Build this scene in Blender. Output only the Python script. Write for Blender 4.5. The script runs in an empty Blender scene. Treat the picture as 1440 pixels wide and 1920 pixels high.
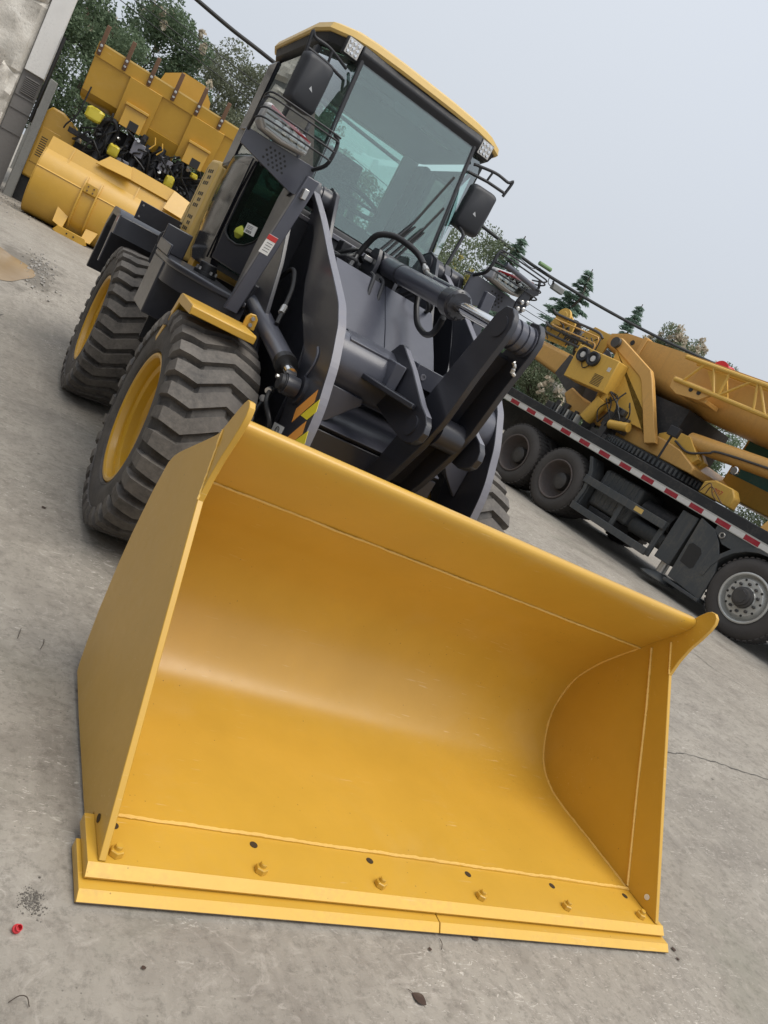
import bpy, bmesh, math, random
from mathutils import Vector, Matrix, noise as mnoise
random.seed(7)
scn = bpy.context.scene
col = scn.collection
R = math.radians

# ------------------------------------------------------------------ camera, world, sun, exposure
cam = bpy.data.cameras.new('camera')
cam.sensor_fit = 'HORIZONTAL'; cam.sensor_width = 36.0; cam.lens = 37.24
cam.clip_start = 0.05; cam.clip_end = 2000
camo = bpy.data.objects.new('camera', cam); col.objects.link(camo)
MR = Matrix(((0.7969, -0.3324, -0.5043), (-0.3680, 0.3950, -0.8418), (0.4791, 0.8564, 0.1925)))
camo.matrix_world = Matrix.Translation((-2.0069, -1.6459, 1.6756)) @ MR.to_4x4()
scn.camera = camo

SUN_EL, SUN_AZ = R(69), R(152)
world = bpy.data.worlds.new('World'); scn.world = world; world.use_nodes = True
wt = world.node_tree; wt.nodes.clear()
w_out = wt.nodes.new('ShaderNodeOutputWorld'); w_bg = wt.nodes.new('ShaderNodeBackground')
w_sky = wt.nodes.new('ShaderNodeTexSky'); w_sky.sky_type = 'NISHITA'; w_sky.sun_disc = False
w_sky.sun_elevation = SUN_EL; w_sky.sun_rotation = SUN_AZ
w_sky.air_density = 1.0; w_sky.dust_density = 6.0; w_sky.ozone_density = 1.0
w_bg.inputs[1].default_value = 0.087
# an even layer of cloud in front of that sky
w_mix = wt.nodes.new('ShaderNodeMix'); w_mix.data_type = 'RGBA'
w_mix.inputs[0].default_value = 0.86
w_mix.inputs[7].default_value = (5.55, 6.0, 6.85, 1)
w_tc = wt.nodes.new('ShaderNodeTexCoord'); w_no = wt.nodes.new('ShaderNodeTexNoise')
w_no.inputs['Scale'].default_value = 1.1; w_no.inputs['Detail'].default_value = 3
w_ramp = wt.nodes.new('ShaderNodeMix'); w_ramp.data_type = 'RGBA'
w_ramp.inputs[6].default_value = (5.75, 6.16, 6.82, 1); w_ramp.inputs[7].default_value = (6.35, 6.70, 7.14, 1)
wt.links.new(w_tc.outputs['Generated'], w_no.inputs['Vector'])
wt.links.new(w_no.outputs['Fac'], w_ramp.inputs[0])
wt.links.new(w_sky.outputs[0], w_mix.inputs[6]); wt.links.new(w_ramp.outputs[2], w_mix.inputs[7])
# overcast skies are a little brighter overhead than at the horizon
w_sep = wt.nodes.new('ShaderNodeSeparateXYZ'); wt.links.new(w_tc.outputs['Generated'], w_sep.inputs[0])
w_el = wt.nodes.new('ShaderNodeMapRange'); w_el.inputs[1].default_value = 0; w_el.inputs[2].default_value = 1; w_el.inputs[3].default_value = 0.84; w_el.inputs[4].default_value = 1.30
wt.links.new(w_sep.outputs[2], w_el.inputs[0])
w_mul = wt.nodes.new('ShaderNodeMix'); w_mul.data_type = 'RGBA'; w_mul.blend_type = 'MULTIPLY'; w_mul.inputs[0].default_value = 1
wt.links.new(w_mix.outputs[2], w_mul.inputs[6]); wt.links.new(w_el.outputs[0], w_mul.inputs[7])
wt.links.new(w_mul.outputs[2], w_bg.inputs[0]); wt.links.new(w_bg.outputs[0], w_out.inputs[0])

sun = bpy.data.lights.new('sun', 'SUN'); sun.energy = 1.5; sun.angle = R(40); sun.color = (1.0, 0.95, 0.87)
suno = bpy.data.objects.new('sun', sun); col.objects.link(suno)
sd = Vector((math.sin(SUN_AZ) * math.cos(SUN_EL), math.cos(SUN_AZ) * math.cos(SUN_EL), math.sin(SUN_EL)))
suno.rotation_euler = sd.to_track_quat('Z', 'Y').to_euler(); suno.location = sd * 30

scn.view_settings.view_transform = 'Standard'; scn.view_settings.look = 'None'
scn.view_settings.exposure = 0.52; scn.view_settings.gamma = 1.0
scn.view_settings.use_curve_mapping = False
scn.cycles.use_denoising = True
scn.cycles.max_bounces = 9; scn.cycles.transparent_max_bounces = 16
scn.cycles.glossy_bounces = 4; scn.cycles.diffuse_bounces = 2; scn.cycles.transmission_bounces = 6
scn.cycles.caustics_reflective = False; scn.cycles.caustics_refractive = False

# ------------------------------------------------------------------ materials
def new_mat(name):
    m = bpy.data.materials.new(name); m.use_nodes = True
    nt = m.node_tree; b = nt.nodes['Principled BSDF']
    return m, nt, b
def N(nt, t, **kw):
    n = nt.nodes.new(t)
    for k, v in kw.items(): setattr(n, k, v)
    return n
def noise(nt, vec, scale, detail=4, rough=0.55, dist=0.0):
    n = N(nt, 'ShaderNodeTexNoise'); n.inputs['Scale'].default_value = scale
    n.inputs['Detail'].default_value = detail; n.inputs['Roughness'].default_value = rough
    n.inputs['Distortion'].default_value = dist
    if vec is not None: nt.links.new(vec, n.inputs['Vector'])
    return n.outputs['Fac']
def ramp(nt, fac, stops):
    r = N(nt, 'ShaderNodeValToRGB'); e = r.color_ramp.elements
    while len(e) > 1: e.remove(e[-1])
    e[0].position, e[0].color = stops[0][0], tuple(stops[0][1]) + (1,)
    for p, c in stops[1:]:
        x = e.new(p); x.color = tuple(c) + (1,)
    nt.links.new(fac, r.inputs[0]); return r.outputs[0]
def g3(v): return (v, v, v)
def mixc(nt, fac, a, b, mode='MIX'):
    m = N(nt, 'ShaderNodeMix', data_type='RGBA', blend_type=mode)
    for s, x in ((0, fac), (6, a), (7, b)):
        if hasattr(x, 'is_linked') or isinstance(x, bpy.types.NodeSocket): nt.links.new(x, m.inputs[s])
        elif s == 0: m.inputs[0].default_value = x
        else: m.inputs[s].default_value = tuple(x) + (1,)
    return m.outputs[2]
def bump(nt, b, h, strength=0.2, dist=0.01):
    n = N(nt, 'ShaderNodeBump'); n.inputs['Strength'].default_value = strength; n.inputs['Distance'].default_value = dist
    nt.links.new(h, n.inputs['Height']); nt.links.new(n.outputs[0], b.inputs['Normal']); return n
def objco(nt):
    return N(nt, 'ShaderNodeTexCoord').outputs['Object']

def paint(name, c, rough=0.35, dirt=0.25, dirtc=(0.30, 0.26, 0.20), coat=0.0, spec=0.5, metal=0.0, scale=1.0, peel=0.03, streak=0.0, wear=0.0):
    m, nt, b = new_mat(name); v = objco(nt)
    n1 = noise(nt, v, 2.3 * scale, 6, 0.6); n2 = noise(nt, v, 26 * scale, 5, 0.65)
    base = mixc(nt, ramp(nt, n1, [(0.3, g3(0)), (0.7, g3(1))]), tuple(x * 0.93 for x in c), tuple(min(1, x * 1.06) for x in c))
    mul = N(nt, 'ShaderNodeMath', operation='MULTIPLY'); nt.links.new(n1, mul.inputs[0]); nt.links.new(n2, mul.inputs[1])
    dm = ramp(nt, mul.outputs[0], [(0.24, g3(0)), (0.46, g3(dirt))])
    c2 = mixc(nt, dm, base, dirtc)
    if streak:
        mp = N(nt, 'ShaderNodeMapping'); mp.inputs['Scale'].default_value = (9, 9, 0.7); nt.links.new(v, mp.inputs[0])
        st = ramp(nt, noise(nt, mp.outputs[0], 2.0, 5, 0.6), [(0.5, g3(0)), (0.75, g3(streak))])
        c2 = mixc(nt, st, c2, dirtc)
    if wear:
        # rubbed dust in patches, short scratches, small dark specks
        c2 = mixc(nt, ramp(nt, noise(nt, v, 1.3, 7, 0.65, 0.5), [(0.56, g3(0)), (0.74, g3(0.16 * wear))]), c2, (0.62, 0.44, 0.20))
        mp = N(nt, 'ShaderNodeMapping'); mp.inputs['Scale'].default_value = (2.5, 34, 34); mp.inputs['Rotation'].default_value = (0.2, 0.3, 0.5); nt.links.new(v, mp.inputs[0])
        sm = N(nt, 'ShaderNodeMath', operation='MULTIPLY')
        nt.links.new(ramp(nt, noise(nt, mp.outputs[0], 3.0, 3, 0.5), [(0.665, g3(0)), (0.70, g3(1))]), sm.inputs[0])
        nt.links.new(ramp(nt, noise(nt, v, 2.9, 3), [(0.52, g3(0)), (0.62, g3(0.40 * wear))]), sm.inputs[1])
        c2 = mixc(nt, sm.outputs[0], c2, (0.74, 0.55, 0.26))
        vo = N(nt, 'ShaderNodeTexVoronoi'); vo.inputs['Scale'].default_value = 30; nt.links.new(v, vo.inputs['Vector'])
        sk = N(nt, 'ShaderNodeMath', operation='MULTIPLY'); nt.links.new(ramp(nt, vo.outputs['Distance'], [(0.04, g3(1)), (0.09, g3(0))]), sk.inputs[0])
        nt.links.new(ramp(nt, noise(nt, v, 4.1, 2), [(0.52, g3(0)), (0.60, g3(0.7 * wear))]), sk.inputs[1])
        c2 = mixc(nt, sk.outputs[0], c2, (0.20, 0.11, 0.03))
    nt.links.new(c2, b.inputs['Base Color'])
    rr = N(nt, 'ShaderNodeMapRange'); rr.inputs[3].default_value = rough * 0.82; rr.inputs[4].default_value = min(1, rough * 1.35)
    nt.links.new(n2, rr.inputs[0]); nt.links.new(rr.outputs[0], b.inputs['Roughness'])
    b.inputs['Metallic'].default_value = metal; b.inputs['Specular IOR Level'].default_value = spec
    b.inputs['Coat Weight'].default_value = coat; b.inputs['Coat Roughness'].default_value = 0.15
    if peel: bump(nt, b, noise(nt, v, 90, 2), peel, 0.003)
    return m

M = {}
M['worn'] = paint('scraped_steel_edge', (0.13, 0.085, 0.045), 0.6, 0.7, (0.30, 0.24, 0.16), scale=8)
M['hole'] = paint('shadowed_hole', (0.045, 0.026, 0.008), 0.8, 0.0)
M['weld'] = paint('weld_bead_lit_paint', (0.78, 0.50, 0.13), 0.45, 0.1)  # bucket yellow made paler: the light caught by the bead is in the colour
M['wing'] = paint('shade_wing_wall', (0.12, 0.11, 0.10), 0.9, 0.3)  # for the added unseen wing; dark so that it throws little light back
M['yellow'] = paint('loader_yellow_paint', (0.60, 0.345, 0.042), 0.30, 0.12, (0.5, 0.30, 0.09), coat=0.0, spec=0.7, wear=1.3)
M['yellow_lit_edge'] = paint('lit_edge_yellow_paint', (0.74, 0.45, 0.085), 0.42, 0.35, (0.42, 0.27, 0.11), scale=1.6, wear=1.0)  # same yellow with light on the edges painted in, plus dirt and wear
M['rim'] = paint('rim_yellow_paint', (0.60, 0.33, 0.02), 0.34, 0.12, coat=0.15)
M['yellow_pale'] = paint('pale_yellow_paint', (0.68, 0.46, 0.14), 0.40, 0.12)
M['dark'] = paint('charcoal_paint', (0.030, 0.031, 0.039), 0.30, 0.10, (0.10, 0.10, 0.105), coat=0.25)
M['frame'] = paint('charcoal_paint_lit', (0.080, 0.083, 0.104), 0.28, 0.12, (0.15, 0.15, 0.16), coat=0.2)  # lighter copy of the charcoal paint, light on upward plates in its colour
M['edge_grey'] = paint('grey_plate_edge', (0.19, 0.19, 0.22), 0.36, 0.15)
M['gloss'] = paint('glossy_black_panel', (0.014, 0.014, 0.017), 0.10, 0.06, (0.05, 0.05, 0.05), coat=0.0, spec=0.14, peel=0.0)
M['plastic'] = paint('black_plastic', (0.022, 0.023, 0.027), 0.52, 0.15, (0.08, 0.08, 0.08))
M['mirror_shell'] = paint('mirror_shell_plastic', (0.030, 0.032, 0.037), 0.5, 0.08, (0.07, 0.07, 0.07))
M['under'] = paint('dusty_black_chassis', (0.017, 0.018, 0.02), 0.62, 0.5, (0.10, 0.09, 0.08))
M['hose'] = paint('hose_rubber', (0.014, 0.014, 0.015), 0.42, 0.1, (0.06, 0.06, 0.06))
M['steel'] = paint('zinc_steel', (0.55, 0.54, 0.52), 0.34, 0.25, (0.25, 0.22, 0.18), metal=0.9)
M['chrome'] = paint('chrome_rod', (0.82, 0.82, 0.82), 0.10, 0.0, metal=1.0, peel=0.0)
M['rust'] = paint('rusty_steel', (0.17, 0.095, 0.055), 0.75, 0.6, (0.07, 0.045, 0.035), scale=3)
M['liner'] = paint('cab_grey_liner', (0.55, 0.55, 0.56), 0.75, 0.1)
M['seat_film'] = paint('seat_in_plastic_film', (0.075, 0.082, 0.080), 0.25, 0.3, (0.3, 0.3, 0.3), scale=3)
M['seat'] = paint('seat_cloth_black', (0.035, 0.038, 0.040), 0.6, 0.1, (0.06, 0.06, 0.06))
M['white'] = paint('white_sticker', (0.78, 0.78, 0.76), 0.4, 0.1)
M['ink'] = paint('black_ink', (0.02, 0.02, 0.02), 0.5, 0.0)
M['redink'] = paint('red_ink', (0.55, 0.045, 0.04), 0.45, 0.05)
M['redtape'] = paint('red_reflective_tape', (0.33, 0.020, 0.035), 0.35, 0.35, (0.30, 0.22, 0.2), scale=4)
M['whitetape'] = paint('white_reflective_tape', (0.66, 0.65, 0.62), 0.35, 0.45, (0.27, 0.22, 0.18), scale=4)
M['orange'] = paint('orange_decal', (1.0, 0.40, 0.07), 0.4, 0.05)
M['lemon'] = paint('lemon_decal', (1.0, 0.80, 0.04), 0.4, 0.05)
M['lime'] = paint('yellow_green_cloth', (0.42, 0.45, 0.04), 0.7, 0.1)
M['bag'] = paint('bright_yellow_film', (0.56, 0.46, 0.04), 0.3, 0.05)
M['redplastic'] = paint('red_plastic', (0.55, 0.022, 0.03), 0.35, 0.05)
M['crane_yellow'] = paint('crane_yellow_paint', (0.66, 0.375, 0.105), 0.42, 0.35, (0.36, 0.20, 0.08), scale=1.3, streak=0.22)
M['crane_yellow2'] = paint('crane_bright_yellow_paint', (0.68, 0.41, 0.075), 0.42, 0.30, (0.34, 0.19, 0.07), scale=1.5, streak=0.2)
M['crane_grey'] = paint('dirty_dark_panel', (0.060, 0.066, 0.070), 0.55, 0.6, (0.14, 0.125, 0.10), scale=1.4, streak=0.4)
M['concrete_block'] = paint('weathered_stone', (0.42, 0.39, 0.34), 0.9, 0.75, (0.16, 0.14, 0.12), scale=3, peel=0.6)
M['plaster'] = paint('white_plaster', (0.80, 0.79, 0.76), 0.9, 0.35, (0.30, 0.29, 0.27), scale=0.8, peel=0.25)
M['post_concrete'] = paint('grey_concrete_post', (0.25, 0.25, 0.235), 0.9, 0.7, (0.11, 0.11, 0.10), scale=2.5, peel=0.4)
M['gate_grey'] = paint('grey_painted_sheet', (0.20, 0.19, 0.18), 0.55, 0.4, (0.12, 0.1, 0.09))
M['cable'] = paint('cable_black', (0.015, 0.017, 0.018), 0.6, 0.1)
M['bark'] = paint('tree_bark', (0.075, 0.058, 0.044), 0.95, 0.4, (0.03, 0.025, 0.02), scale=4, peel=0.6)
M['teal'] = paint('teal_painted_sheet', (0.05, 0.16, 0.14), 0.5, 0.3)
M['green_cap'] = paint('green_plastic', (0.16, 0.27, 0.11), 0.5, 0.2)

def rubber(name, dust, dc=(0.20, 0.178, 0.152), lo=0.36):
    m, nt, b = new_mat(name); v = objco(nt)
    n1 = noise(nt, v, 5, 8, 0.7); n2 = noise(nt, v, 38, 6, 0.7); n3 = noise(nt, v, 1.7, 3)
    f = ramp(nt, mixc(nt, 0.35, n1, n2), [(lo, g3(0)), (lo + 0.32, g3(dust * 0.8))])
    c = mixc(nt, f, (0.034, 0.032, 0.031), dc)
    c = mixc(nt, ramp(nt, n3, [(0.45, g3(0)), (0.65, g3(dust * 0.6))]), c, (0.10, 0.09, 0.085))
    nt.links.new(c, b.inputs['Base Color']); b.inputs['Roughness'].default_value = 0.72
    bump(nt, b, n2, 0.25, 0.006); return m
M['tyre'] = rubber('tyre_rubber', 0.62)
M['tread'] = rubber('dusty_tread_rubber', 1.0, (0.205, 0.183, 0.158), 0.30)
M['old_tyre'] = paint('old_dusty_tyre', (0.062, 0.056, 0.052), 0.8, 0.4, (0.12, 0.11, 0.10), scale=1.2, peel=0.2)

def glass(name, tint, refl=0.10, rough=0.0, haze=0.0, fm=0.9):
    m, nt, b = new_mat(name); nt.nodes.remove(b)
    out = nt.nodes['Material Output']
    tr = N(nt, 'ShaderNodeBsdfTransparent'); tr.inputs[0].default_value = tuple(tint) + (1,)
    gl = N(nt, 'ShaderNodeBsdfGlossy'); gl.inputs['Roughness'].default_value = rough; gl.inputs[0].default_value = (0.92, 0.97, 0.97, 1)
    fr = N(nt, 'ShaderNodeFresnel'); fr.inputs[0].default_value = 1.5
    ma = N(nt, 'ShaderNodeMath', operation='MULTIPLY_ADD'); ma.inputs[1].default_value = fm; ma.inputs[2].default_value = refl
    ma.use_clamp = True
    nt.links.new(fr.outputs[0], ma.inputs[0])
    mx = N(nt, 'ShaderNodeMixShader'); nt.links.new(ma.outputs[0], mx.inputs[0])
    nt.links.new(tr.outputs[0], mx.inputs[1]); nt.links.new(gl.outputs[0], mx.inputs[2])
    last = mx
    if haze:
        df = N(nt, 'ShaderNodeBsdfDiffuse'); df.inputs[0].default_value = (0.42, 0.52, 0.50, 1)
        mh = N(nt, 'ShaderNodeMixShader'); mh.inputs[0].default_value = haze
        nt.links.new(mx.outputs[0], mh.inputs[1]); nt.links.new(df.outputs[0], mh.inputs[2]); last = mh
    nt.links.new(last.outputs[0], out.inputs[0]); return m
M['glass'] = glass('teal_tinted_glass', (0.78, 0.92, 0.88), 0.10, haze=0.025)
M['glass_dark'] = glass('dark_tinted_glass', (0.20, 0.32, 0.28), 0.012, fm=0.35)
M['lens'] = glass('clear_lens', (0.86, 0.86, 0.84), 0.10)

def concrete():
    m, nt, b = new_mat('yard_concrete'); v = objco(nt)
    def mapped(scale, rz, nscale, detail=7, rough=0.7, dist=0.5):
        mp = N(nt, 'ShaderNodeMapping'); mp.inputs['Scale'].default_value = scale; mp.inputs['Rotation'].default_value = (0, 0, R(rz))
        nt.links.new(v, mp.inputs[0]); return noise(nt, mp.outputs[0], nscale, detail, rough, dist)
    def mul(a, c):
        n = N(nt, 'ShaderNodeMath', operation='MULTIPLY'); nt.links.new(a, n.inputs[0]); nt.links.new(c, n.inputs[1]); return n.outputs[0]
    big = noise(nt, v, 0.33, 6, 0.6); med = noise(nt, v, 1.9, 9, 0.68, 0.4); fine = noise(nt, v, 22, 9, 0.8); grit = noise(nt, v, 160, 5, 0.75)
    c = ramp(nt, big, [(0.30, (0.260, 0.233, 0.193)), (0.52, (0.332, 0.302, 0.256)), (0.75, (0.393, 0.361, 0.310))])
    c = mixc(nt, ramp(nt, med, [(0.36, g3(0.50)), (0.53, g3(0))]), c, (0.189, 0.166, 0.139))
    c = mixc(nt, ramp(nt, mapped((1.0, 0.16, 1), 14, 7.0), [(0.52, g3(0)), (0.72, g3(0.40))]), c, (0.439, 0.401, 0.343))
    c = mixc(nt, ramp(nt, mapped((1.0, 0.10, 1), -6, 4.0), [(0.58, g3(0)), (0.74, g3(0.35))]), c, (0.204, 0.183, 0.155))
    c = mixc(nt, ramp(nt, fine, [(0.38, g3(0.60)), (0.50, g3(0))]), c, (0.158, 0.141, 0.117))
    c = mixc(nt, ramp(nt, grit, [(0.60, g3(0)), (0.72, g3(0.45))]), c, (0.530, 0.485, 0.423))
    mot = noise(nt, v, 7.5, 10, 0.78, 0.6); mot2 = noise(nt, v, 13, 9, 0.75, 1.5)
    c = mixc(nt, ramp(nt, mot, [(0.36, g3(0.44)), (0.50, g3(0))]), c, (0.153, 0.131, 0.108))
    c = mixc(nt, ramp(nt, mot2, [(0.54, g3(0)), (0.66, g3(0.42))]), c, (0.479, 0.436, 0.381))
    patch = ramp(nt, noise(nt, v, 1.25, 5, 0.6), [(0.44, g3(0)), (0.60, g3(0.9))])
    for rz, sc, ns in ((-24, (0.28, 1, 1), 44), (38, (0.30, 1, 1), 52), (8, (0.4, 1, 1), 30)):
        c = mixc(nt, mul(ramp(nt, mapped(sc, rz, ns, 6, 0.72, 1.2), [(0.615, g3(0)), (0.66, g3(1))]), patch), c, (0.612, 0.564, 0.498))
    c = mixc(nt, ramp(nt, noise(nt, v, 0.9, 6, 0.65, 0.6), [(0.57, g3(0)), (0.74, g3(0.40))]), c, (0.168, 0.173, 0.127))
    # oil spots, pits
    vo = N(nt, 'ShaderNodeTexVoronoi'); vo.inputs['Scale'].default_value = 6; nt.links.new(v, vo.inputs['Vector'])
    c = mixc(nt, mul(ramp(nt, vo.outputs['Distance'], [(0.03, g3(1)), (0.085, g3(0))]), ramp(nt, noise(nt, v, 2.1, 2), [(0.52, g3(0)), (0.58, g3(0.8))])), c, (0.061, 0.053, 0.045))
    vg = N(nt, 'ShaderNodeTexVoronoi'); vg.inputs['Scale'].default_value = 38; nt.links.new(v, vg.inputs['Vector'])
    c = mixc(nt, mul(ramp(nt, vg.outputs['Distance'], [(0.06, g3(0.75)), (0.13, g3(0))]), ramp(nt, noise(nt, v, 9, 3), [(0.45, g3(0)), (0.6, g3(1))])), c, (0.112, 0.099, 0.083))
    # damp, gritty ground round the puddle
    gp = N(nt, 'ShaderNodeVectorMath', operation='SUBTRACT'); nt.links.new(v, gp.inputs[0]); gp.inputs[1].default_value = (-1.62, 8.75, 0.3)
    gs = N(nt, 'ShaderNodeVectorMath', operation='MULTIPLY'); nt.links.new(gp.outputs[0], gs.inputs[0]); gs.inputs[1].default_value = (1.25, 0.62, 0)
    gl = N(nt, 'ShaderNodeVectorMath', operation='LENGTH'); nt.links.new(gs.outputs[0], gl.inputs[0])
    ad = N(nt, 'ShaderNodeMath', operation='ADD'); nt.links.new(gl.outputs['Value'], ad.inputs[0]); nt.links.new(ramp(nt, noise(nt, v, 3.2, 6, 0.7), [(0.25, g3(0)), (0.75, g3(0.9))]), ad.inputs[1])
    c = mixc(nt, ramp(nt, ad.outputs[0], [(0.75, g3(0.72)), (1.0, g3(0))]), c, (0.133, 0.117, 0.094))
    nt.links.new(c, b.inputs['Base Color'])
    nt.links.new(ramp(nt, med, [(0.3, g3(0.58)), (0.6, g3(0.9))]), b.inputs['Roughness'])
    h = mixc(nt, 0.45, fine, grit); bump(nt, b, h, 0.55, 0.010); return m
M['concrete'] = concrete()

def stone():
    m, nt, b = new_mat('rough_pale_rock'); v = objco(nt)
    n1 = noise(nt, v, 2.4, 10, 0.7, 0.8); n2 = noise(nt, v, 14, 8, 0.7)
    c = ramp(nt, n1, [(0.26, (0.40, 0.37, 0.31)), (0.46, (0.68, 0.64, 0.57)), (0.72, (0.80, 0.77, 0.70))])
    c = mixc(nt, ramp(nt, n2, [(0.28, g3(0.6)), (0.42, g3(0))]), c, (0.16, 0.15, 0.13))
    nt.links.new(c, b.inputs['Base Color']); b.inputs['Roughness'].default_value = 0.95
    bump(nt, b, n2, 0.6, 0.03); return m
M['rock'] = stone()

def puddle():
    m, nt, b = new_mat('muddy_water'); v = objco(nt)
    c = ramp(nt, noise(nt, v, 1.5, 5), [(0.35, (0.27, 0.185, 0.10)), (0.7, (0.36, 0.26, 0.15))])
    nt.links.new(c, b.inputs['Base Color']); b.inputs['Roughness'].default_value = 0.12
    b.inputs['Specular IOR Level'].default_value = 0.35
    bump(nt, b, noise(nt, v, 6, 2), 0.03, 0.01); return m
M['puddle'] = puddle()

def leafmat(name, cols, trans=0.35):
    m, nt, b = new_mat(name)
    at = N(nt, 'ShaderNodeObjectInfo'); g = N(nt, 'ShaderNodeNewGeometry')
    c = ramp(nt, g.outputs['Random Per Island'], [(i / max(1, len(cols) - 1), x) for i, x in enumerate(cols)])
    nt.links.new(c, b.inputs['Base Color']); b.inputs['Roughness'].default_value = 0.6
    b.inputs['Specular IOR Level'].default_value = 0.3
    tl = N(nt, 'ShaderNodeBsdfTranslucent'); nt.links.new(c, tl.inputs[0])
    mx = N(nt, 'ShaderNodeMixShader'); mx.inputs[0].default_value = trans
    nt.links.new(b.outputs[0], mx.inputs[1]); nt.links.new(tl.outputs[0], mx.inputs[2])
    nt.links.new(mx.outputs[0], nt.nodes['Material Output'].inputs[0]); return m
M['leaf_dark'] = leafmat('dark_green_leaf', [(0.095, 0.139, 0.078), (0.142, 0.197, 0.116), (0.187, 0.255, 0.149), (0.121, 0.173, 0.105)])  # leaf and needle greens are paled and greyed in place of distance haze
M['leaf_mid'] = leafmat('mid_green_leaf', [(0.113, 0.149, 0.085), (0.170, 0.213, 0.121), (0.197, 0.227, 0.141), (0.141, 0.178, 0.104)])
M['leaf_olive'] = leafmat('olive_green_leaf', [(0.138, 0.157, 0.096), (0.183, 0.202, 0.129), (0.212, 0.226, 0.153), (0.152, 0.172, 0.109)])
M['needle'] = leafmat('blue_green_needle', [(0.144, 0.217, 0.165), (0.203, 0.296, 0.224), (0.277, 0.379, 0.298)])
M['blossom_pink'] = leafmat('pinkish_seed_pod', [(0.42, 0.30, 0.22), (0.50, 0.38, 0.28), (0.38, 0.24, 0.18)])
M['blossom_cream'] = leafmat('cream_blossom', [(0.55, 0.48, 0.36), (0.62, 0.55, 0.44), (0.50, 0.42, 0.30)])
M['blossom_yellow'] = leafmat('yellow_green_blossom', [(0.42, 0.36, 0.10), (0.50, 0.44, 0.16), (0.30, 0.30, 0.09)])
M['dead_leaf'] = paint('dry_brown_leaf', (0.055, 0.032, 0.022), 0.8, 0.3)
M['gravel'] = paint('grey_gravel', (0.34, 0.32, 0.29), 0.95, 0.6, (0.5, 0.47, 0.43), scale=6)

# ------------------------------------------------------------------ mesh builder
class MB:
    def __init__(s): s.v = []; s.f = []
    def add(s, vs, fs):
        o = len(s.v); s.v += [tuple(x) for x in vs]; s.f += [tuple(i + o for i in f) for f in fs]; return s
    def box(s, c, d, rot=None):
        x, y, z = (k / 2 for k in d)
        vs = [Vector(p) for p in ((-x, -y, -z), (x, -y, -z), (x, y, -z), (-x, y, -z), (-x, -y, z), (x, -y, z), (x, y, z), (-x, y, z))]
        if rot is not None: vs = [rot @ p for p in vs]
        return s.add([p + Vector(c) for p in vs], [(0, 3, 2, 1), (4, 5, 6, 7), (0, 1, 5, 4), (1, 2, 6, 5), (2, 3, 7, 6), (3, 0, 4, 7)])
    def bb(s, a, b):
        return s.box([(p + q) / 2 for p, q in zip(a, b)], [abs(q - p) for p, q in zip(a, b)])
    def prism(s, poly, ax, a, b):
        n = len(poly)
        def P(p, t):
            return {'x': (t, p[0], p[1]), 'y': (p[0], t, p[1]), 'z': (p[0], p[1], t)}[ax]
        vs = [P(p, a) for p in poly] + [P(p, b) for p in poly]
        fs = [tuple(range(n - 1, -1, -1)), tuple(range(n, 2 * n))] + [(i, (i + 1) % n, n + (i + 1) % n, n + i) for i in range(n)]
        return s.add(vs, fs)
    def tube(s, pts, r, n=10, caps=True):
        pts = [Vector(p) for p in pts]; rs = r if isinstance(r, (list, tuple)) else [r] * len(pts)
        vs = []; up = None
        for i, p in enumerate(pts):
            t = (pts[min(i + 1, len(pts) - 1)] - pts[max(i - 1, 0)]).normalized()
            if up is None: up = Vector((0, 0, 1)) if abs(t.z) < 0.9 else Vector((1, 0, 0))
            x = t.cross(up).normalized(); y = x.cross(t).normalized(); up = y
            vs += [p + rs[i] * (math.cos(2 * math.pi * k / n) * x + math.sin(2 * math.pi * k / n) * y) for k in range(n)]
        fs = []
        for i in range(len(pts) - 1):
            for k in range(n):
                a, b = i * n + k, i * n + (k + 1) % n; fs.append((a, b, b + n, a + n))
        if caps: fs += [tuple(range(n - 1, -1, -1)), tuple(range((len(pts) - 1) * n, len(pts) * n))]
        return s.add(vs, fs)
    def lathe(s, prof, c, ax='x', n=48, close=False, caps=True):
        # prof: (radius, along) pairs
        vs = []
        for r, h in prof:
            for k in range(n):
                t = 2 * math.pi * k / n; a, b = r * math.cos(t), r * math.sin(t)
                vs.append({'x': (c[0] + h, c[1] + a, c[2] + b), 'y': (c[0] + a, c[1] + h, c[2] + b), 'z': (c[0] + a, c[1] + b, c[2] + h)}[ax])
        m = len(prof); fs = []
        for i in range(m if close else m - 1):
            for k in range(n):
                a, b = i * n + k, i * n + (k + 1) % n; j = ((i + 1) % m) * n
                fs.append((a, b, j + (k + 1) % n, j + k))
        if not close and caps:
            fs += [tuple(range(n - 1, -1, -1)), tuple(range((m - 1) * n, m * n))]
        return s.add(vs, fs)
    def cyl(s, a, b, r, n=20): return s.tube([a, b], r, n)
    def quad(s, *p): return s.add(p, [tuple(range(len(p)))])

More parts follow.
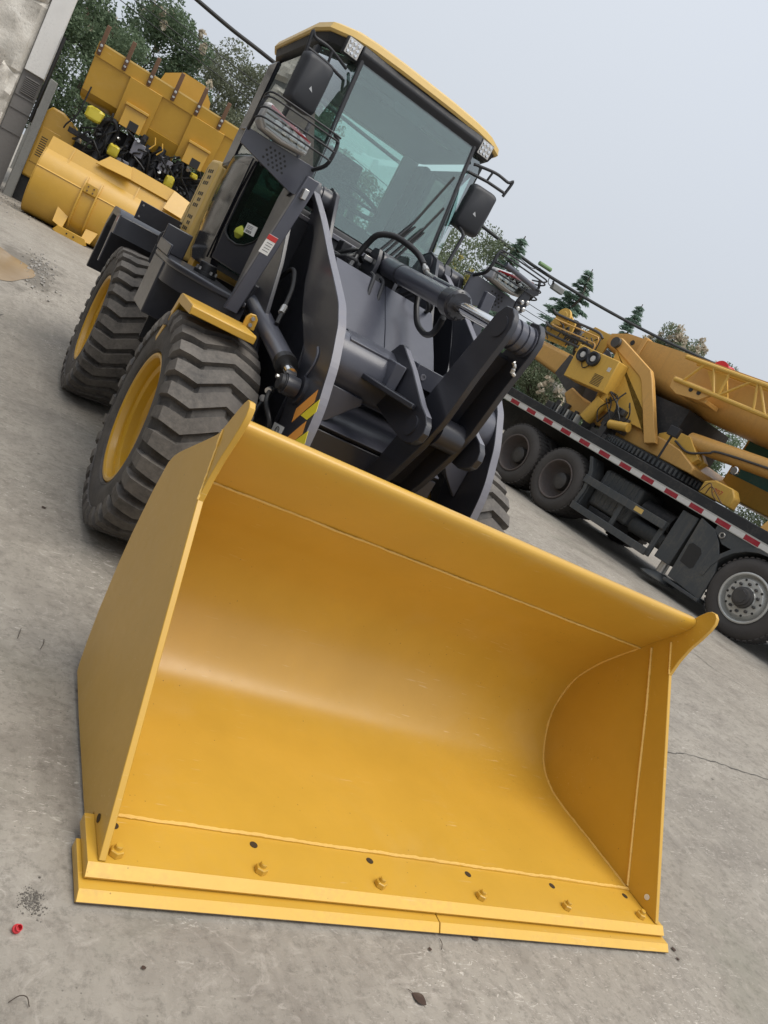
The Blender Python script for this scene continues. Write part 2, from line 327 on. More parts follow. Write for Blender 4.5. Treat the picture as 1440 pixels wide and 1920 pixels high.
def srf(o, ang=35):
    me = o.data
    me.polygons.foreach_set('use_smooth', [True] * len(me.polygons))
    me.set_sharp_from_angle(angle=R(ang))
def mesh_of(name, mb, mat, fix=True):
    me = bpy.data.meshes.new(name); me.from_pydata(mb.v, [], mb.f)
    if fix:
        bm = bmesh.new(); bm.from_mesh(me); bmesh.ops.recalc_face_normals(bm, faces=bm.faces); bm.to_mesh(me); bm.free()
    me.materials.append(M[mat] if isinstance(mat, str) else mat); return me
def origin_of(p):
    q = Vector((0, 0, 0))
    while p is not None: q += p.location; p = p.parent
    return q
def build(name, mb, mat, parent=None, bev=0.0, ang=35, seg=2, local=False, fix=True):
    """one mesh object; coordinates in mb are world ones unless the parent thing is built in its own frame (local)"""
    me = mesh_of(name, mb, mat, fix); o = bpy.data.objects.new(name, me); col.objects.link(o)
    if parent is not None:
        o.parent = parent
        if not local: me.transform(Matrix.Translation(-origin_of(parent)))
    if bev:
        bm = o.modifiers.new('bevel', 'BEVEL'); bm.width = bev; bm.segments = seg; bm.limit_method = 'ANGLE'; bm.angle_limit = R(40)
        bm.harden_normals = False
    srf(o, ang); return o
def thing(name, label, cat, loc=(0, 0, 0), rot=(0, 0, 0), group=None):
    o = bpy.data.objects.new(name, None); o.empty_display_size = 0.1; col.objects.link(o); o.location = loc; o.rotation_euler = rot
    return tag(o, label, cat, group)
def tag(o, label=None, cat=None, group=None, kind=None):
    if label: o['label'] = label
    if cat: o['category'] = cat
    if group: o['group'] = group
    if kind: o['kind'] = kind
    return o
def part(name, parent, loc):
    """an Empty inside a thing that carries the sub-parts of one part (a wheel: tyre, rim); loc in world coordinates"""
    o = bpy.data.objects.new(name, None); o.empty_display_size = 0.05; col.objects.link(o); o.parent = parent
    o.location = Vector(loc) - origin_of(parent); return o
def link_copy(src, parent, dloc=(0, 0, 0)):
    c = src.copy(); col.objects.link(c); c.parent = parent; c.location = src.location + Vector(dloc); return c
def spline(pts, per=6, closed=False):
    """Catmull-Rom through pts"""
    P = [Vector(p) for p in pts]; n = len(P); out = []
    for i in range(n if closed else n - 1):
        p0 = P[(i - 1) % n] if closed or i > 0 else P[0] * 2 - P[1]
        p1, p2 = P[i], P[(i + 1) % n]
        p3 = P[(i + 2) % n] if closed or i + 2 < n else P[-1] * 2 - P[-2]
        for k in range(per):
            t = k / per
            out.append(0.5 * ((2 * p1) + (p2 - p0) * t + (2 * p0 - 5 * p1 + 4 * p2 - p3) * t * t + (3 * p1 - p0 - 3 * p2 + p3) * t ** 3))
    if not closed: out.append(P[-1])
    return out
def sc2(pts, k):  # slide measured (y, z) points along the lines of sight to another x plane
    return [(-1.646 + (y + 1.646) * k, 1.676 + (z - 1.676) * k) for y, z in pts]

def ground_z(x, y):
    dx = max(x - 1.5, 0); dy = max(y - 5.9, 0); t = min(math.hypot(dx, dy) / 3.8, 1)
    return 0.45 * t * t * (3 - 2 * t)

# ------------------------------------------------------------------ ground
def axis_coords(lo, hi, a, b, step, grow=1.35):
    xs = [a + i * step for i in range(int(round((b - a) / step)) + 1)]
    d = step
    while xs[-1] < hi: d *= grow; xs.append(min(hi, xs[-1] + d))
    d = step
    while xs[0] > lo: d *= grow; xs.insert(0, max(lo, xs[0] - d))
    return xs
gx = axis_coords(-300, 300, -6, 10, 0.2); gy = axis_coords(-60, 500, -4, 16, 0.2)
gm = MB(); gm.v = [(x, y, ground_z(x, y)) for y in gy for x in gx]
nx = len(gx); gm.f = [(j * nx + i, j * nx + i + 1, (j + 1) * nx + i + 1, (j + 1) * nx + i) for j in range(len(gy) - 1) for i in range(nx - 1)]
ground = build('ground', gm, 'concrete', ang=80)
tag(ground, 'grey scuffed concrete yard under the machines', kind='structure')

# ------------------------------------------------------------------ wheel loader
loader = thing('wheel_loader', 'black and yellow wheel loader with its wide yellow bucket lowered on the concrete', 'wheel loader', (0, 3.0, 0))

# ---- bucket
bk = [(0.262, 0.078), (0.55, 0.078), (0.80, 0.078), (0.92, 0.094), (1.025, 0.142), (1.102, 0.228), (1.160, 0.345), (1.176, 0.46), (1.158, 0.60), (1.086, 0.742), (1.008, 0.848), (0.924, 0.952)]
inner = [(p.x, p.y) for p in spline([(a, b, 0) for a, b in bk], 5)]
def offset_poly(pts, d):
    out = []
    for i, (a, b) in enumerate(pts):
        p, q = pts[max(i - 1, 0)], pts[min(i + 1, len(pts) - 1)]
        tx, ty = q[0] - p[0], q[1] - p[1]; L = math.hypot(tx, ty); out.append((a + ty / L * d, b - tx / L * d))
    return out
sheet = inner + offset_poly(inner, 0.022)[::-1]
bucket = build('bucket', MB().prism(sheet, 'x', -1.20, 1.20), 'yellow', loader, ang=25)
tag(bucket, 'wide yellow bucket with curved back resting on the ground')
# spill guard above the weld: leans forward, rolled bar along its top edge
sg = [(0.9245, 0.9525), (0.775, 1.132), (0.758, 1.155), (0.746, 1.174), (0.738, 1.192), (0.735, 1.207), (0.738, 1.219), (0.748, 1.228), (0.764, 1.231), (0.800, 1.226), (0.835, 1.206), (0.836, 1.196), (0.80, 1.155), (0.943, 0.968)]
build('spill_guard', MB().prism(sg, 'x', -1.199, 1.199), 'yellow', bucket, ang=50)
side = [(0.082, 0.077), (0.703, 0.942), (0.702, 1.02), (0.690, 1.10), (0.668, 1.17), (0.655, 1.225), (0.652, 1.262), (0.660, 1.288), (0.680, 1.302), (0.702, 1.301), (0.722, 1.284), (0.745, 1.252), (0.785, 1.185), (0.812, 1.145), (0.845, 1.122), (0.92, 1.077), (1.03, 1.012), (1.125, 0.955), (1.165, 0.925), (1.195, 0.885), (1.213, 0.76), (1.213, 0.57), (1.198, 0.44), (1.158, 0.26), (1.115, 0.14), (1.075, 0.058), (1.05, 0.035), (0.80, 0.022), (0.40, 0.014), (0.275, 0.014), (0.270, 0.076), (0.10, 0.077)]
for sx in (-1, 1):
    a, b = (-1.222, -1.2005) if sx < 0 else (1.2005, 1.222)
    sp = build('side_plate', MB().prism(side, 'x', a, b), 'yellow', bucket, bev=0.0025)
    xo = sx * 1.2235
    hole = MB().lathe([(0.0125, -0.0012), (0.0125, 0.0012)], (xo, 0.215, 0.103), 'x', 14)
    build('bolt_hole', hole, 'hole', bucket)
    if sx > 0: build('bolt_hole', MB().lathe([(0.0125, -0.0012), (0.0125, 0.0012)], (1.1985, 0.178, 0.126), 'x', 14), 'white', bucket)
def bead(path, r, seed, n=160):
    rnd = random.Random(seed); P = [Vector(p) for p in path]; pts = []; rs = []
    seg = [(P[i + 1] - P[i]).length for i in range(len(P) - 1)]; L = sum(seg); w = 0.0
    for k in range(n + 1):
        d = L * k / n; i = 0
        while i < len(seg) - 1 and d > seg[i]: d -= seg[i]; i += 1
        w = 0.8 * w + rnd.uniform(-1, 1) * 0.0009
        pts.append(P[i].lerp(P[i + 1], d / seg[i]) + Vector((w, w, w * 0.5))); rs.append(r * rnd.uniform(0.8, 1.25))
    return MB().tube(pts, rs, 6)
build('weld_seam', bead([(-1.198, 0.266, 0.080), (1.198, 0.270, 0.080)], 0.0055, 1, 220), 'weld', bucket)
build('weld_seam', bead([(-1.198, 0.921, 0.951), (1.198, 0.921, 0.951)], 0.0045, 2, 220), 'weld', bucket)
build('weld_seam', bead([(1.198, y, z) for y, z in inner], 0.005, 3), 'weld', bucket)
build('weld_seam', bead([(-1.198, y, z) for y, z in inner], 0.005, 4), 'yellow', bucket)
build('weld_seam', bead([(1.198, 0.867, 0.989), (1.198, 0.701, 0.744), (1.198, 0.505, 0.434), (1.198, 0.279, 0.088)], 0.0055, 5), 'weld', bucket)
build('weld_seam', bead([(1.198, 0.792, 1.07), (1.198, 0.704, 0.945)], 0.0045, 6, 40), 'weld', bucket)
build('weld_seam', bead([(-1.223, 0.790, 1.165), (-1.223, 0.70, 0.945)], 0.0035, 7, 40), 'weld', bucket)
# main cutting edge with chamfered nose, and the bolt-on edge under it in two lengths
me_ = [(0.055, 0.040), (0.051, 0.050), (0.078, 0.074), (0.262, 0.076), (0.262, 0.040)]
cut = build('cutting_edge', MB().prism(me_, 'x', -1.250, 1.250), 'yellow', bucket, bev=0.0015)
build('edge_chamfer', MB().prism([(0.0502, 0.0503), (0.0788, 0.0757), (0.0795, 0.0745), (0.052, 0.0495)], 'x', -1.2495, 1.2495), 'yellow_lit_edge', bucket)  # thin overlay strip, the chamfer's sky sheen is in its colour
be = [(0.004, 0.006), (0.0, 0.014), (0.022, 0.036), (0.20, 0.0385), (0.20, 0.006)]
for a, b in ((-1.262, -0.013), (-0.008, 1.258)):
    build('wear_edge', MB().prism(be, 'x', a, b), 'yellow', bucket, bev=0.0015)
    build('worn_edge', MB().prism([(0.0042, 0.0045), (-0.0012, 0.0125), (-0.0002, 0.0139), (0.006, 0.0045)], 'x', a + 0.0005, b - 0.0005), 'worn', bucket)
    build('edge_chamfer', MB().prism([(-0.0008, 0.0145), (0.0222, 0.0372), (0.0228, 0.036), (0.001, 0.0135)], 'x', a + 0.001, b - 0.001), 'yellow_lit_edge', bucket)
nut = MB()
nut.lathe([(0.0215, 0.0), (0.0215, 0.016), (0.0185, 0.0185)], (0, 0, 0), 'z', 6); nut.lathe([(0.0115, 0.018), (0.0115, 0.029), (0.0095, 0.032)], (0, 0, 0), 'z', 12)
nut0 = build('edge_bolt', nut, 'yellow', None, ang=30)
hole0 = build('edge_hole', MB().lathe([(0.0138, 0), (0.0138, 0.0008)], (0, 0, 0), 'z', 16), 'hole')
for i in range(6):
    x = -1.17 + i * 0.4605
    for src, p in ((nut0, (x, 0.117, 0.0757)), (hole0, (x + 0.005, 0.225, 0.0762))):
        o = src if i == 0 else src.copy()
        if i: col.objects.link(o)
        o.parent = bucket; o.location = Vector(p) - origin_of(bucket)
        if src is nut0: o.rotation_euler = (0, 0, 0.4 + i * 1.1)
# stiffener ribs and hinge ears on the back of the bucket
for x in (-0.53, 0.53):
    build('hinge_ear', MB().prism([(1.20, 0.15), (1.45, 0.22), (1.50, 0.32), (1.44, 0.42), (1.22, 0.75)], 'x', x - 0.09, x - 0.065).prism([(1.20, 0.15), (1.45, 0.22), (1.50, 0.32), (1.44, 0.42), (1.22, 0.75)], 'x', x + 0.065, x + 0.09), 'yellow', bucket, bev=0.004)

# ---- wheels
def tyre_mesh(Rt=0.662, W=0.238, nl=30, lug=True):
    mb = MB()
    k = Rt / 0.662; q = W / 0.238
    prof = [(0.390 * k, -0.165 * q), (0.391 * k, -0.196 * q), (0.397 * k, -0.214 * q), (0.404 * k, -0.222 * q), (0.410 * k, -0.2235 * q), (0.413 * k, -0.222 * q), (0.43 * k, -0.228 * q), (0.47 * k, -0.232 * q), (0.535 * k, -0.2265 * q), (0.545 * k, -0.2255 * q), (0.548 * k, -0.232 * q), (0.552 * k, -0.232 * q), (0.555 * k, -0.2225 * q), (0.592 * k, -0.208 * q), (0.612 * k, -0.185 * q), (0.616 * k, -0.10 * q), (0.634 * k, -0.080 * q), (0.635 * k, 0.0),
            (0.634 * k, 0.080 * q), (0.616 * k, 0.10 * q), (0.612 * k, 0.185 * q), (0.592 * k, 0.208 * q), (0.54 * k, 0.226 * q), (0.47 * k, 0.232 * q), (0.41 * k, 0.222 * q), (0.391 * k, 0.196 * q), (0.390 * k, 0.165 * q)]
    n = 96; vs = []
    for r, h in prof:
        for i in range(n): t = 2 * math.pi * i / n; vs.append((h, -r * math.cos(t), r * math.sin(t)))
    fs = []
    for a in range(len(prof)):
        b = (a + 1) % len(prof)
        for i in range(n): j = (i + 1) % n; fs.append((a * n + i, a * n + j, b * n + j, b * n + i))
    mb.add(vs, fs)
    return mb
def tread_mesh(nl=30):
    mb = MB()
    st = [(-0.239, 0.545, 0.0, 2.7), (-0.241, 0.598, 0.0, 2.9), (-0.222, 0.645, -0.2, 3.15), (-0.165, 0.658, -1.4, 3.4), (-0.105, 0.662, -2.6, 3.65), (-0.02, 0.664, 1.2, 3.75), (0.065, 0.662, 5.0, 3.65), (0.15, 0.658, 2.0, 3.4), (0.222, 0.645, -0.2, 3.15), (0.241, 0.598, -0.8, 2.9), (0.239, 0.545, -0.8, 2.7)]
    bs = [(-0.20, 0.545), (-0.195, 0.585), (-0.18, 0.60), (-0.15, 0.61), (-0.1, 0.61), (-0.02, 0.61), (0.065, 0.61), (0.15, 0.61), (0.18, 0.60), (0.195, 0.585), (0.20, 0.545)]
    rnd = random.Random(3)
    for i in range(nl):
        c = 360 / nl * i + rnd.uniform(-0.25, 0.25); vs = []
        for (w, r, dt, hw), (wb, rb) in zip(st, bs):
            for ww, rr, tt in ((wb, rb, -hw - 0.9), (w, r, -hw), (w, r, hw), (wb, rb, hw + 0.9)):
                t = R(c + dt + tt); vs.append((ww, -rr * math.cos(t), rr * math.sin(t)))
        m = len(st); fs = []
        for s in range(m - 1):
            for k in range(3): a = s * 4 + k; fs.append((a, a + 1, a + 5, a + 4))
        fs += [(0, 1, 2, 3), tuple((m - 1) * 4 + k for k in (3, 2, 1, 0))]
        mb.add(vs, fs)
    return mb
rimp = [(0.376, -0.170), (0.377, -0.204), (0.371, -0.213), (0.356, -0.213), (0.346, -0.204), (0.341, -0.186), (0.337, -0.158), (0.320, -0.150), (0.313, -0.142), (0.309, -0.100), (0.296, -0.088), (0.291, -0.078), (0.287, -0.020), (0.274, -0.008), (0.270, 0.000), (0.266, 0.055), (0.245, 0.072), (0.15, 0.074), (0.148, 0.020), (0.06, 0.018)]
rimm = mesh_of('rim', MB().lathe(rimp + [(0.001, 0.018)], (0, 0, 0), 'x', 72, caps=False), 'rim')
barrelm = MB().lathe([(0.335, -0.17), (0.335, 0.19), (0.36, 0.195), (0.36, 0.21), (0.325, 0.205), (0.28, 0.10)], (0, 0, 0), 'x', 48, caps=False)
hubm = MB().lathe([(0.20, 0.04), (0.20, 0.30), (0.12, 0.32)], (0, 0, 0), 'x', 32)
tyrem = mesh_of('tyre', tyre_mesh(), 'tyre'); treadm = mesh_of('tread', tread_mesh(), 'tread'); barm = mesh_of('rim_barrel', barrelm, 'rim'); hubme = mesh_of('hub', hubm, 'dark')
nutsm = MB()
for i in range(10): t = 2 * math.pi * i / 10; nutsm.lathe([(0.016, 0), (0.016, -0.025), (0.012, -0.028)], (0.070, 0.20 * math.cos(t), 0.20 * math.sin(t)), 'x', 6)
nutsme = mesh_of('wheel_nuts', nutsm, 'rim')
valvem = mesh_of('valve', MB().tube([(-0.05, -0.08, -0.285), (-0.10, -0.08, -0.275), (-0.115, -0.078, -0.262)], 0.006, 8), 'ink')
def wheel(x, y, side, spin):
    w = part('wheel', loader, (x, y, 0.642))
    for nm, me in (('tyre', tyrem), ('tread', treadm), ('rim', rimm), ('rim_barrel', barm), ('hub', hubme), ('wheel_nuts', nutsme), ('valve', valvem)):
        o = bpy.data.objects.new(nm, me); col.objects.link(o); o.parent = w
        o.rotation_euler = (spin, 0, 0)
        if nm not in ('tyre', 'tread') and side > 0: o.rotation_euler = (spin, 0, math.pi)
        if nm in ('tyre', 'tread'): o.scale = (1, 0.965, 0.965)
        srf(o, 32)
    tag(w, {(-1, 0): 'front wheel with deep yellow rim beside the bucket', (-1, 1): 'rear wheel with deep yellow rim behind the step'}.get((side, int(y > 4))) or ('front' if y < 4 else 'rear') + ' wheel on the far side')
    return w
for x, y, sd_, sp_ in ((-0.893, 2.657, -1, R(3.6)), (0.893, 2.657, 1, R(7)), (-0.945, 5.36, -1, R(1)), (0.845, 5.36, 1, R(5))):
    wheel(x, y, sd_, sp_)
build('axle', MB().lathe([(0.12, -0.72), (0.17, -0.3), (0.24, -0.15), (0.24, 0.15), (0.17, 0.3), (0.12, 0.72)], (0, 2.657, 0.648), 'x', 24), 'under', loader)
build('axle', MB().lathe([(0.12, -0.72), (0.17, -0.3), (0.24, -0.15), (0.24, 0.15), (0.17, 0.3), (0.12, 0.72)], (-0.04, 5.36, 0.648), 'x', 24), 'under', loader)

# ---- front frame: chassis, two towers, sloping cover
ff = MB().prism([(1.98, 0.62), (1.98, 1.08), (2.34, 1.16), (3.55, 1.16), (3.62, 0.50), (2.3, 0.42)], 'x', -0.34, 0.34)
frame = build('front_frame', ff, 'frame', loader, bev=0.006)
build('belly_plate', MB().prism([(1.925, 1.142), (1.935, 1.150), (2.46, 1.265), (2.46, 1.235), (1.96, 1.12)], 'x', -0.47, 0.335), 'frame', frame, bev=0.004)
build('nose_plate', MB().prism([(1.93, 0.62), (1.93, 1.118), (1.96, 1.118), (1.96, 0.62)], 'x', -0.462, 0.332), 'dark', frame, bev=0.004)
tower = [(2.52, 0.62), (2.56, 1.20), (2.86, 1.72), (3.22, 2.10), (3.36, 2.27), (3.50, 2.31), (3.62, 2.27), (3.68, 2.12), (3.70, 0.62)]
for x in (-0.405, 0.405):
    build('tower_plate', MB().prism(tower, 'x', x - 0.0125, x + 0.0125), 'dark', frame, bev=0.003)
tower_out = [(2.62, 0.70), (2.66, 1.22), (2.98, 1.74), (3.28, 2.06), (3.40, 2.25), (3.50, 2.29), (3.60, 2.25), (3.66, 2.10), (3.66, 0.70)]
for x in (-0.645, 0.645):
    build('tower_plate', MB().prism(tower_out, 'x', x - 0.0125, x + 0.0125), 'dark', frame, bev=0.003)
build('tower_web', MB().bb((-0.632, 3.60, 0.75), (-0.418, 3.64, 2.05)), 'dark', frame)
build('tower_web', MB().bb((0.418, 3.60, 0.75), (0.632, 3.64, 2.05)), 'dark', frame)
cover = [(2.30, 1.40), (2.64, 1.70), (2.93, 1.925), (2.95, 1.925), (3.30, 1.90), (3.30, 1.875), (2.955, 1.90), (2.66, 1.68), (2.33, 1.38)]
build('sloping_cover', MB().prism(cover, 'x', -0.39, -0.035), 'frame', frame, bev=0.003)
build('sloping_cover', MB().prism(cover, 'x', -0.031, 0.335), 'frame', frame, bev=0.003)
build('cover_skirt', MB().prism([(2.31, 1.0), (2.31, 1.39), (2.94, 1.90), (3.30, 1.89), (3.30, 1.0)], 'x', 0.322, 0.339), 'frame', frame, bev=0.003)
for (y, z) in ((2.43, 1.40), (2.52, 1.3)):
    build('bolt_head', MB().lathe([(0.012, 0), (0.012, 0.008), (0.008, 0.010)], (0.3395, y, z), 'x', 6), 'steel', frame)
build('bolt_head', MB().lathe([(0.011, 0.014), (0.011, -0.004)], (0.27, 2.50, 1.575), 'y', 10), 'steel', frame)

# ---- lift arms
k = 0.977
armf = sc2([(3.56, 2.300), (3.501, 2.231), (3.117, 2.082), (2.711, 1.904), (2.48, 1.808), (2.304, 1.733), (2.225, 1.695), (2.158, 1.648), (2.10, 1.605), (2.055, 1.553), (1.998, 1.485), (1.95, 1.417), (1.908, 1.333), (1.863, 1.24), (1.835, 1.14), (1.82, 1.027)], k)
armf = [armf[0]] + [(p.x, p.y) for p in spline([(a, b, 0) for a, b in armf[1:]], 3)]
armb = [(1.72, 0.82), (1.60, 0.60), (1.50, 0.42), (1.40, 0.36), (1.33, 0.30), (1.36, 0.22), (1.46, 0.20), (1.62, 0.28), (1.85, 0.52), (2.05, 0.85)]
armr = sc2([(2.22, 1.10), (2.27, 1.16), (2.31, 1.24), (2.30, 1.32), (2.36, 1.40), (2.671, 1.573), (2.832, 1.70), (2.95, 1.84), (3.08, 1.97), (3.30, 2.10), (3.42, 2.17), (3.56, 2.18), (3.62, 2.24)], k)
armp = armf + armb + armr
for sx in (-1, 1):
    arm = build('lift_arm', MB().prism(armp, 'x', sx * 0.505, sx * 0.555), 'dark', loader, bev=0.003)
    # front edge strip, paler than the outer face
    strip = [(y, z) for y, z in armf[1:]] + [(1.72, 0.82), (1.60, 0.60)]
    back = [(y + 0.004, z - 0.002) for y, z in strip]
    e = MB()
    for i in range(len(strip) - 1):
        (y0, z0), (y1, z1) = strip[i], strip[i + 1]
        n_ = Vector((0, z0 - z1, y1 - y0)).normalized() if True else None
        n_ = -n_ if n_.y > 0 else n_
        d = n_ * 0.0015
        a, b = sorted((sx * 0.507, sx * 0.553))
        e.quad((a, y0 + d.y, z0 + d.z), (b, y0 + d.y, z0 + d.z), (b, y1 + d.y, z1 + d.z), (a, y1 + d.y, z1 + d.z))
    build('arm_edge', e, 'edge_grey', arm, fix=False, ang=60)
    build('pivot_boss', MB().lathe([(0.07, -0.15), (0.085, -0.145), (0.085, -0.04), (0.075, -0.035), (0.075, 0.035), (0.085, 0.04), (0.085, 0.145), (0.07, 0.15)], (sx * 0.525, 3.47, 2.20), 'x', 24), 'dark', arm)
    # welded wear bar on the outer face
    build('weld_bar', MB().tube(spline([(sx * 0.558, 2.10, 1.46), (sx * 0.558, 2.06, 1.43), (sx * 0.558, 2.045, 1.37), (sx * 0.558, 2.075, 1.29), (sx * 0.558, 2.12, 1.23)], 5), [0.007] * 20 + [0.003], 8), 'frame', arm)
    # lift cylinder with its lower pin
    a, b = Vector((sx * 0.63, 3.20, 1.465)), Vector((sx * 0.63, 2.20, 1.305)); d = (b - a).normalized()
    lc = build('lift_cylinder', MB().cyl(a, b, 0.056, 28), 'frame', loader)
    build('cylinder_gland', MB().cyl(b - d * 0.03, b + d * 0.022, 0.061, 24), 'hose', lc)
    build('cylinder_rod', MB().cyl(b, b + d * 0.13, 0.032, 20), 'chrome', lc)
    build('rod_eye', MB().lathe([(0.03, -0.035), (0.054, -0.035), (0.054, 0.035), (0.03, 0.035)], (sx * 0.618, 2.045, 1.235), 'x', 24), 'dark', lc)
    build('pin', MB().lathe([(0.030, -0.018), (0.040, -0.014), (0.040, 0.004), (0.046, 0.006), (0.046, 0.016)], (sx * 0.665, 2.045, 1.235), 'x', 24), 'plastic', lc)
    build('pin_bolt', MB().lathe([(0.011, 0), (0.011, 0.016)], (sx * 0.69 - 0.008, 2.06, 1.25), 'x', 6), 'steel', lc)
    build('pin_boss', MB().lathe([(0.075, -0.01), (0.075, 0.02)], (sx * 0.565, 2.045, 1.235), 'x', 24), 'dark', arm)
    build('cylinder_mount', MB().bb((sx * 0.57, 3.14, 1.36), (sx * 0.69, 3.34, 1.56)), 'dark', frame, bev=0.01)
    if sx < 0:
        dec = [[[1.933, 1.291], [1.903, 1.23], [2.041, 1.075], [2.071, 1.142]], [[1.86, 1.261], [1.828, 1.203], [1.884, 1.141], [1.98, 1.135]],
               [[1.883, 1.136], [1.853, 1.075], [1.95, 0.965], [2.03, 0.972]], [[1.806, 1.109], [1.773, 1.051], [1.83, 0.985], [1.925, 0.995]]]
        for q, mt in zip(dec, ('orange', 'lemon', 'orange', 'lemon')):
            build('stripe_decal', MB().prism(sc2(q, k), 'x', -0.5568, -0.5555), mt, arm)
        lb = sc2([[2.252, 1.005], [2.096, 1.027], [2.09, 0.90], [2.225, 0.88]], k)
        lab = build('grease_label', MB().prism(lb, 'x', -0.5568, -0.5555), 'white', arm)
        c = (sum(p[0] for p in lb) / 4 - 0.0, sum(p[1] for p in lb) / 4 + 0.028)
        ring = [(c[0] + 0.026 * math.cos(t / 20 * 2 * math.pi), c[1] + 0.022 * math.sin(t / 20 * 2 * math.pi)) for t in range(21)]
        ic = MB().tube([(-0.5572, y, z) for y, z in ring], 0.0024, 5)
        ic.tube([(-0.5572, y, z) for y, z in [(c[0] + 0.012, c[1] - 0.008), (c[0] + 0.012, c[1] + 0.010), (c[0] - 0.012, c[1] + 0.010), (c[0] - 0.012, c[1] - 0.008)]], 0.0018, 5)
        ic.tube([(-0.5572, c[0], c[1] - 0.022), (-0.5572, c[0] + 0.01, c[1] - 0.055), (-0.5572, c[0] + 0.02, c[1] - 0.09)], 0.0024, 5)
        build('label_icon', ic, 'ink', arm)
# cross tube and rocker brackets
tube = build('cross_tube', MB().lathe([(0.148, -0.506), (0.148, 0.506)], (0, 2.085, 1.455), 'x', 56), 'frame', loader)
build('tube_saddle', MB().prism([(2.20, 1.585), (2.085, 1.612), (1.985, 1.578), (1.99, 1.56), (2.085, 1.59), (2.19, 1.57)], 'x', -0.47, -0.18), 'frame', tube, bev=0.003)
for sx in (-1, 1):
    build('arm_gusset', MB().prism([(sx * 0.504, 1.345), (sx * 0.268, 1.338), (sx * 0.262, 1.306), (sx * 0.31, 1.26), (sx * 0.39, 1.172), (sx * 0.504, 1.08)], 'y', 1.965, 2.0), 'frame', tube, bev=0.004)
brp = [(2.20, 1.55), (2.14, 1.602), (2.075, 1.668), (2.035, 1.676), (2.00, 1.664), (1.83, 1.597), (1.70, 1.535), (1.577, 1.477), (1.49, 1.447), (1.45, 1.415), (1.437, 1.375), (1.45, 1.335), (1.49, 1.305), (1.55, 1.288), (1.62, 1.290), (1.78, 1.31), (1.96, 1.34), (2.16, 1.37)]
for x in (-0.165, 0.165):
    br = build('rocker_bracket', MB().prism(brp, 'x', x - 0.0175, x + 0.0175), 'dark', loader, bev=0.004)
    build('bracket_edge', MB().prism([(2.00, 1.6655), (1.83, 1.5985), (1.577, 1.4785), (1.49, 1.4485), (1.489, 1.4465), (1.577, 1.4765), (1.83, 1.5965), (2.00, 1.6635)], 'x', x - 0.015, x + 0.015), 'edge_grey', br)
    build('pin_cap', MB().lathe([(0.05, -0.004), (0.05, 0.004)], (x - math.copysign(0.0, x) + (-0.021 if x < 0 else 0.021), 1.565, 1.372), 'x', 24), 'dark', br)
gus = MB().prism([(-0.19, 1.60), (-0.215, 1.585), (-0.25, 1.66), (-0.385, 2.03), (-0.37, 2.07), (-0.19, 2.0)], 'z', 1.435, 1.462)
build('stop_gusset', gus, 'dark', tube, bev=0.005)
build('bracket_rib', MB().prism([(-0.19, 1.86), (-0.235, 1.90), (-0.24, 1.99), (-0.19, 2.0)], 'z', 1.45, 1.585), 'frame', tube, bev=0.006)
lim = build('stop_block', MB().bb((-0.135, 1.88, 1.600), (0.135, 1.985, 1.632)).bb((-0.135, 1.87, 1.53), (0.135, 1.885, 1.632)), 'frame', loader, bev=0.003)
for x in (-0.085, 0.085):
    build('block_bolt', MB().lathe([(0.016, 0.0), (0.016, -0.006), (0.009, -0.006), (0.009, -0.003)], (x, 1.87, 1.582), 'y', 16), 'edge_grey', lim)
# rocker (bell crank)
rk = [(1.44, 2.045), (1.40, 2.015), (1.378, 1.965), (1.385, 1.90), (1.408, 1.82), (1.44, 1.70), (1.488, 1.462), (1.55, 1.31), (1.66, 1.12), (1.80, 0.93), (1.82, 0.83), (1.92, 0.80), (2.0, 0.86), (1.98, 0.95), (1.87, 1.12), (1.80, 1.30), (1.742, 1.49), (1.68, 1.65), (1.615, 1.82), (1.565, 1.94), (1.545, 2.00), (1.50, 2.045)]
rock = None
for x in (-0.072, 0.094):
    o = build('rocker_plate' if rock else 'rocker', MB().prism(rk, 'x', x - 0.018, x + 0.014), 'dark', rock or loader, bev=0.004)
    rock = rock or o
build('rocker_web', MB().prism([(1.60, 1.80), (1.54, 1.86), (1.52, 1.84), (1.575, 1.72), (1.63, 1.52), (1.68, 1.34), (1.83, 1.05), (1.86, 1.07), (1.72, 1.36), (1.67, 1.54)], 'x', -0.056, 0.079), 'dark', rock)
build('pivot_tube', MB().lathe([(0.075, -0.056), (0.075, 0.079)], (0, 1.575, 1.40), 'x', 28), 'dark', rock)
build('top_boss', MB().lathe([(0.070, -0.056), (0.070, -0.03), (0.063, -0.028), (0.063, -0.018), (0.072, -0.016), (0.072, 0.018), (0.064, 0.02), (0.064, 0.028), (0.071, 0.030), (0.071, 0.058), (0.063, 0.060), (0.063, 0.068), (0.074, 0.070), (0.074, 0.078)], (0, 1.462, 1.95), 'x', 36), 'frame', rock)
build('boss_cap', MB().lathe([(0.052, -0.096), (0.052, -0.088)], (0, 1.462, 1.95), 'x', 28), 'dark', rock)
build('weld_scar', bead([(0.03, 1.405, 1.845), (0.045, 1.40, 1.83), (0.05, 1.405, 1.80), (0.075, 1.412, 1.795)], 0.009, 9, 20), 'steel', rock)
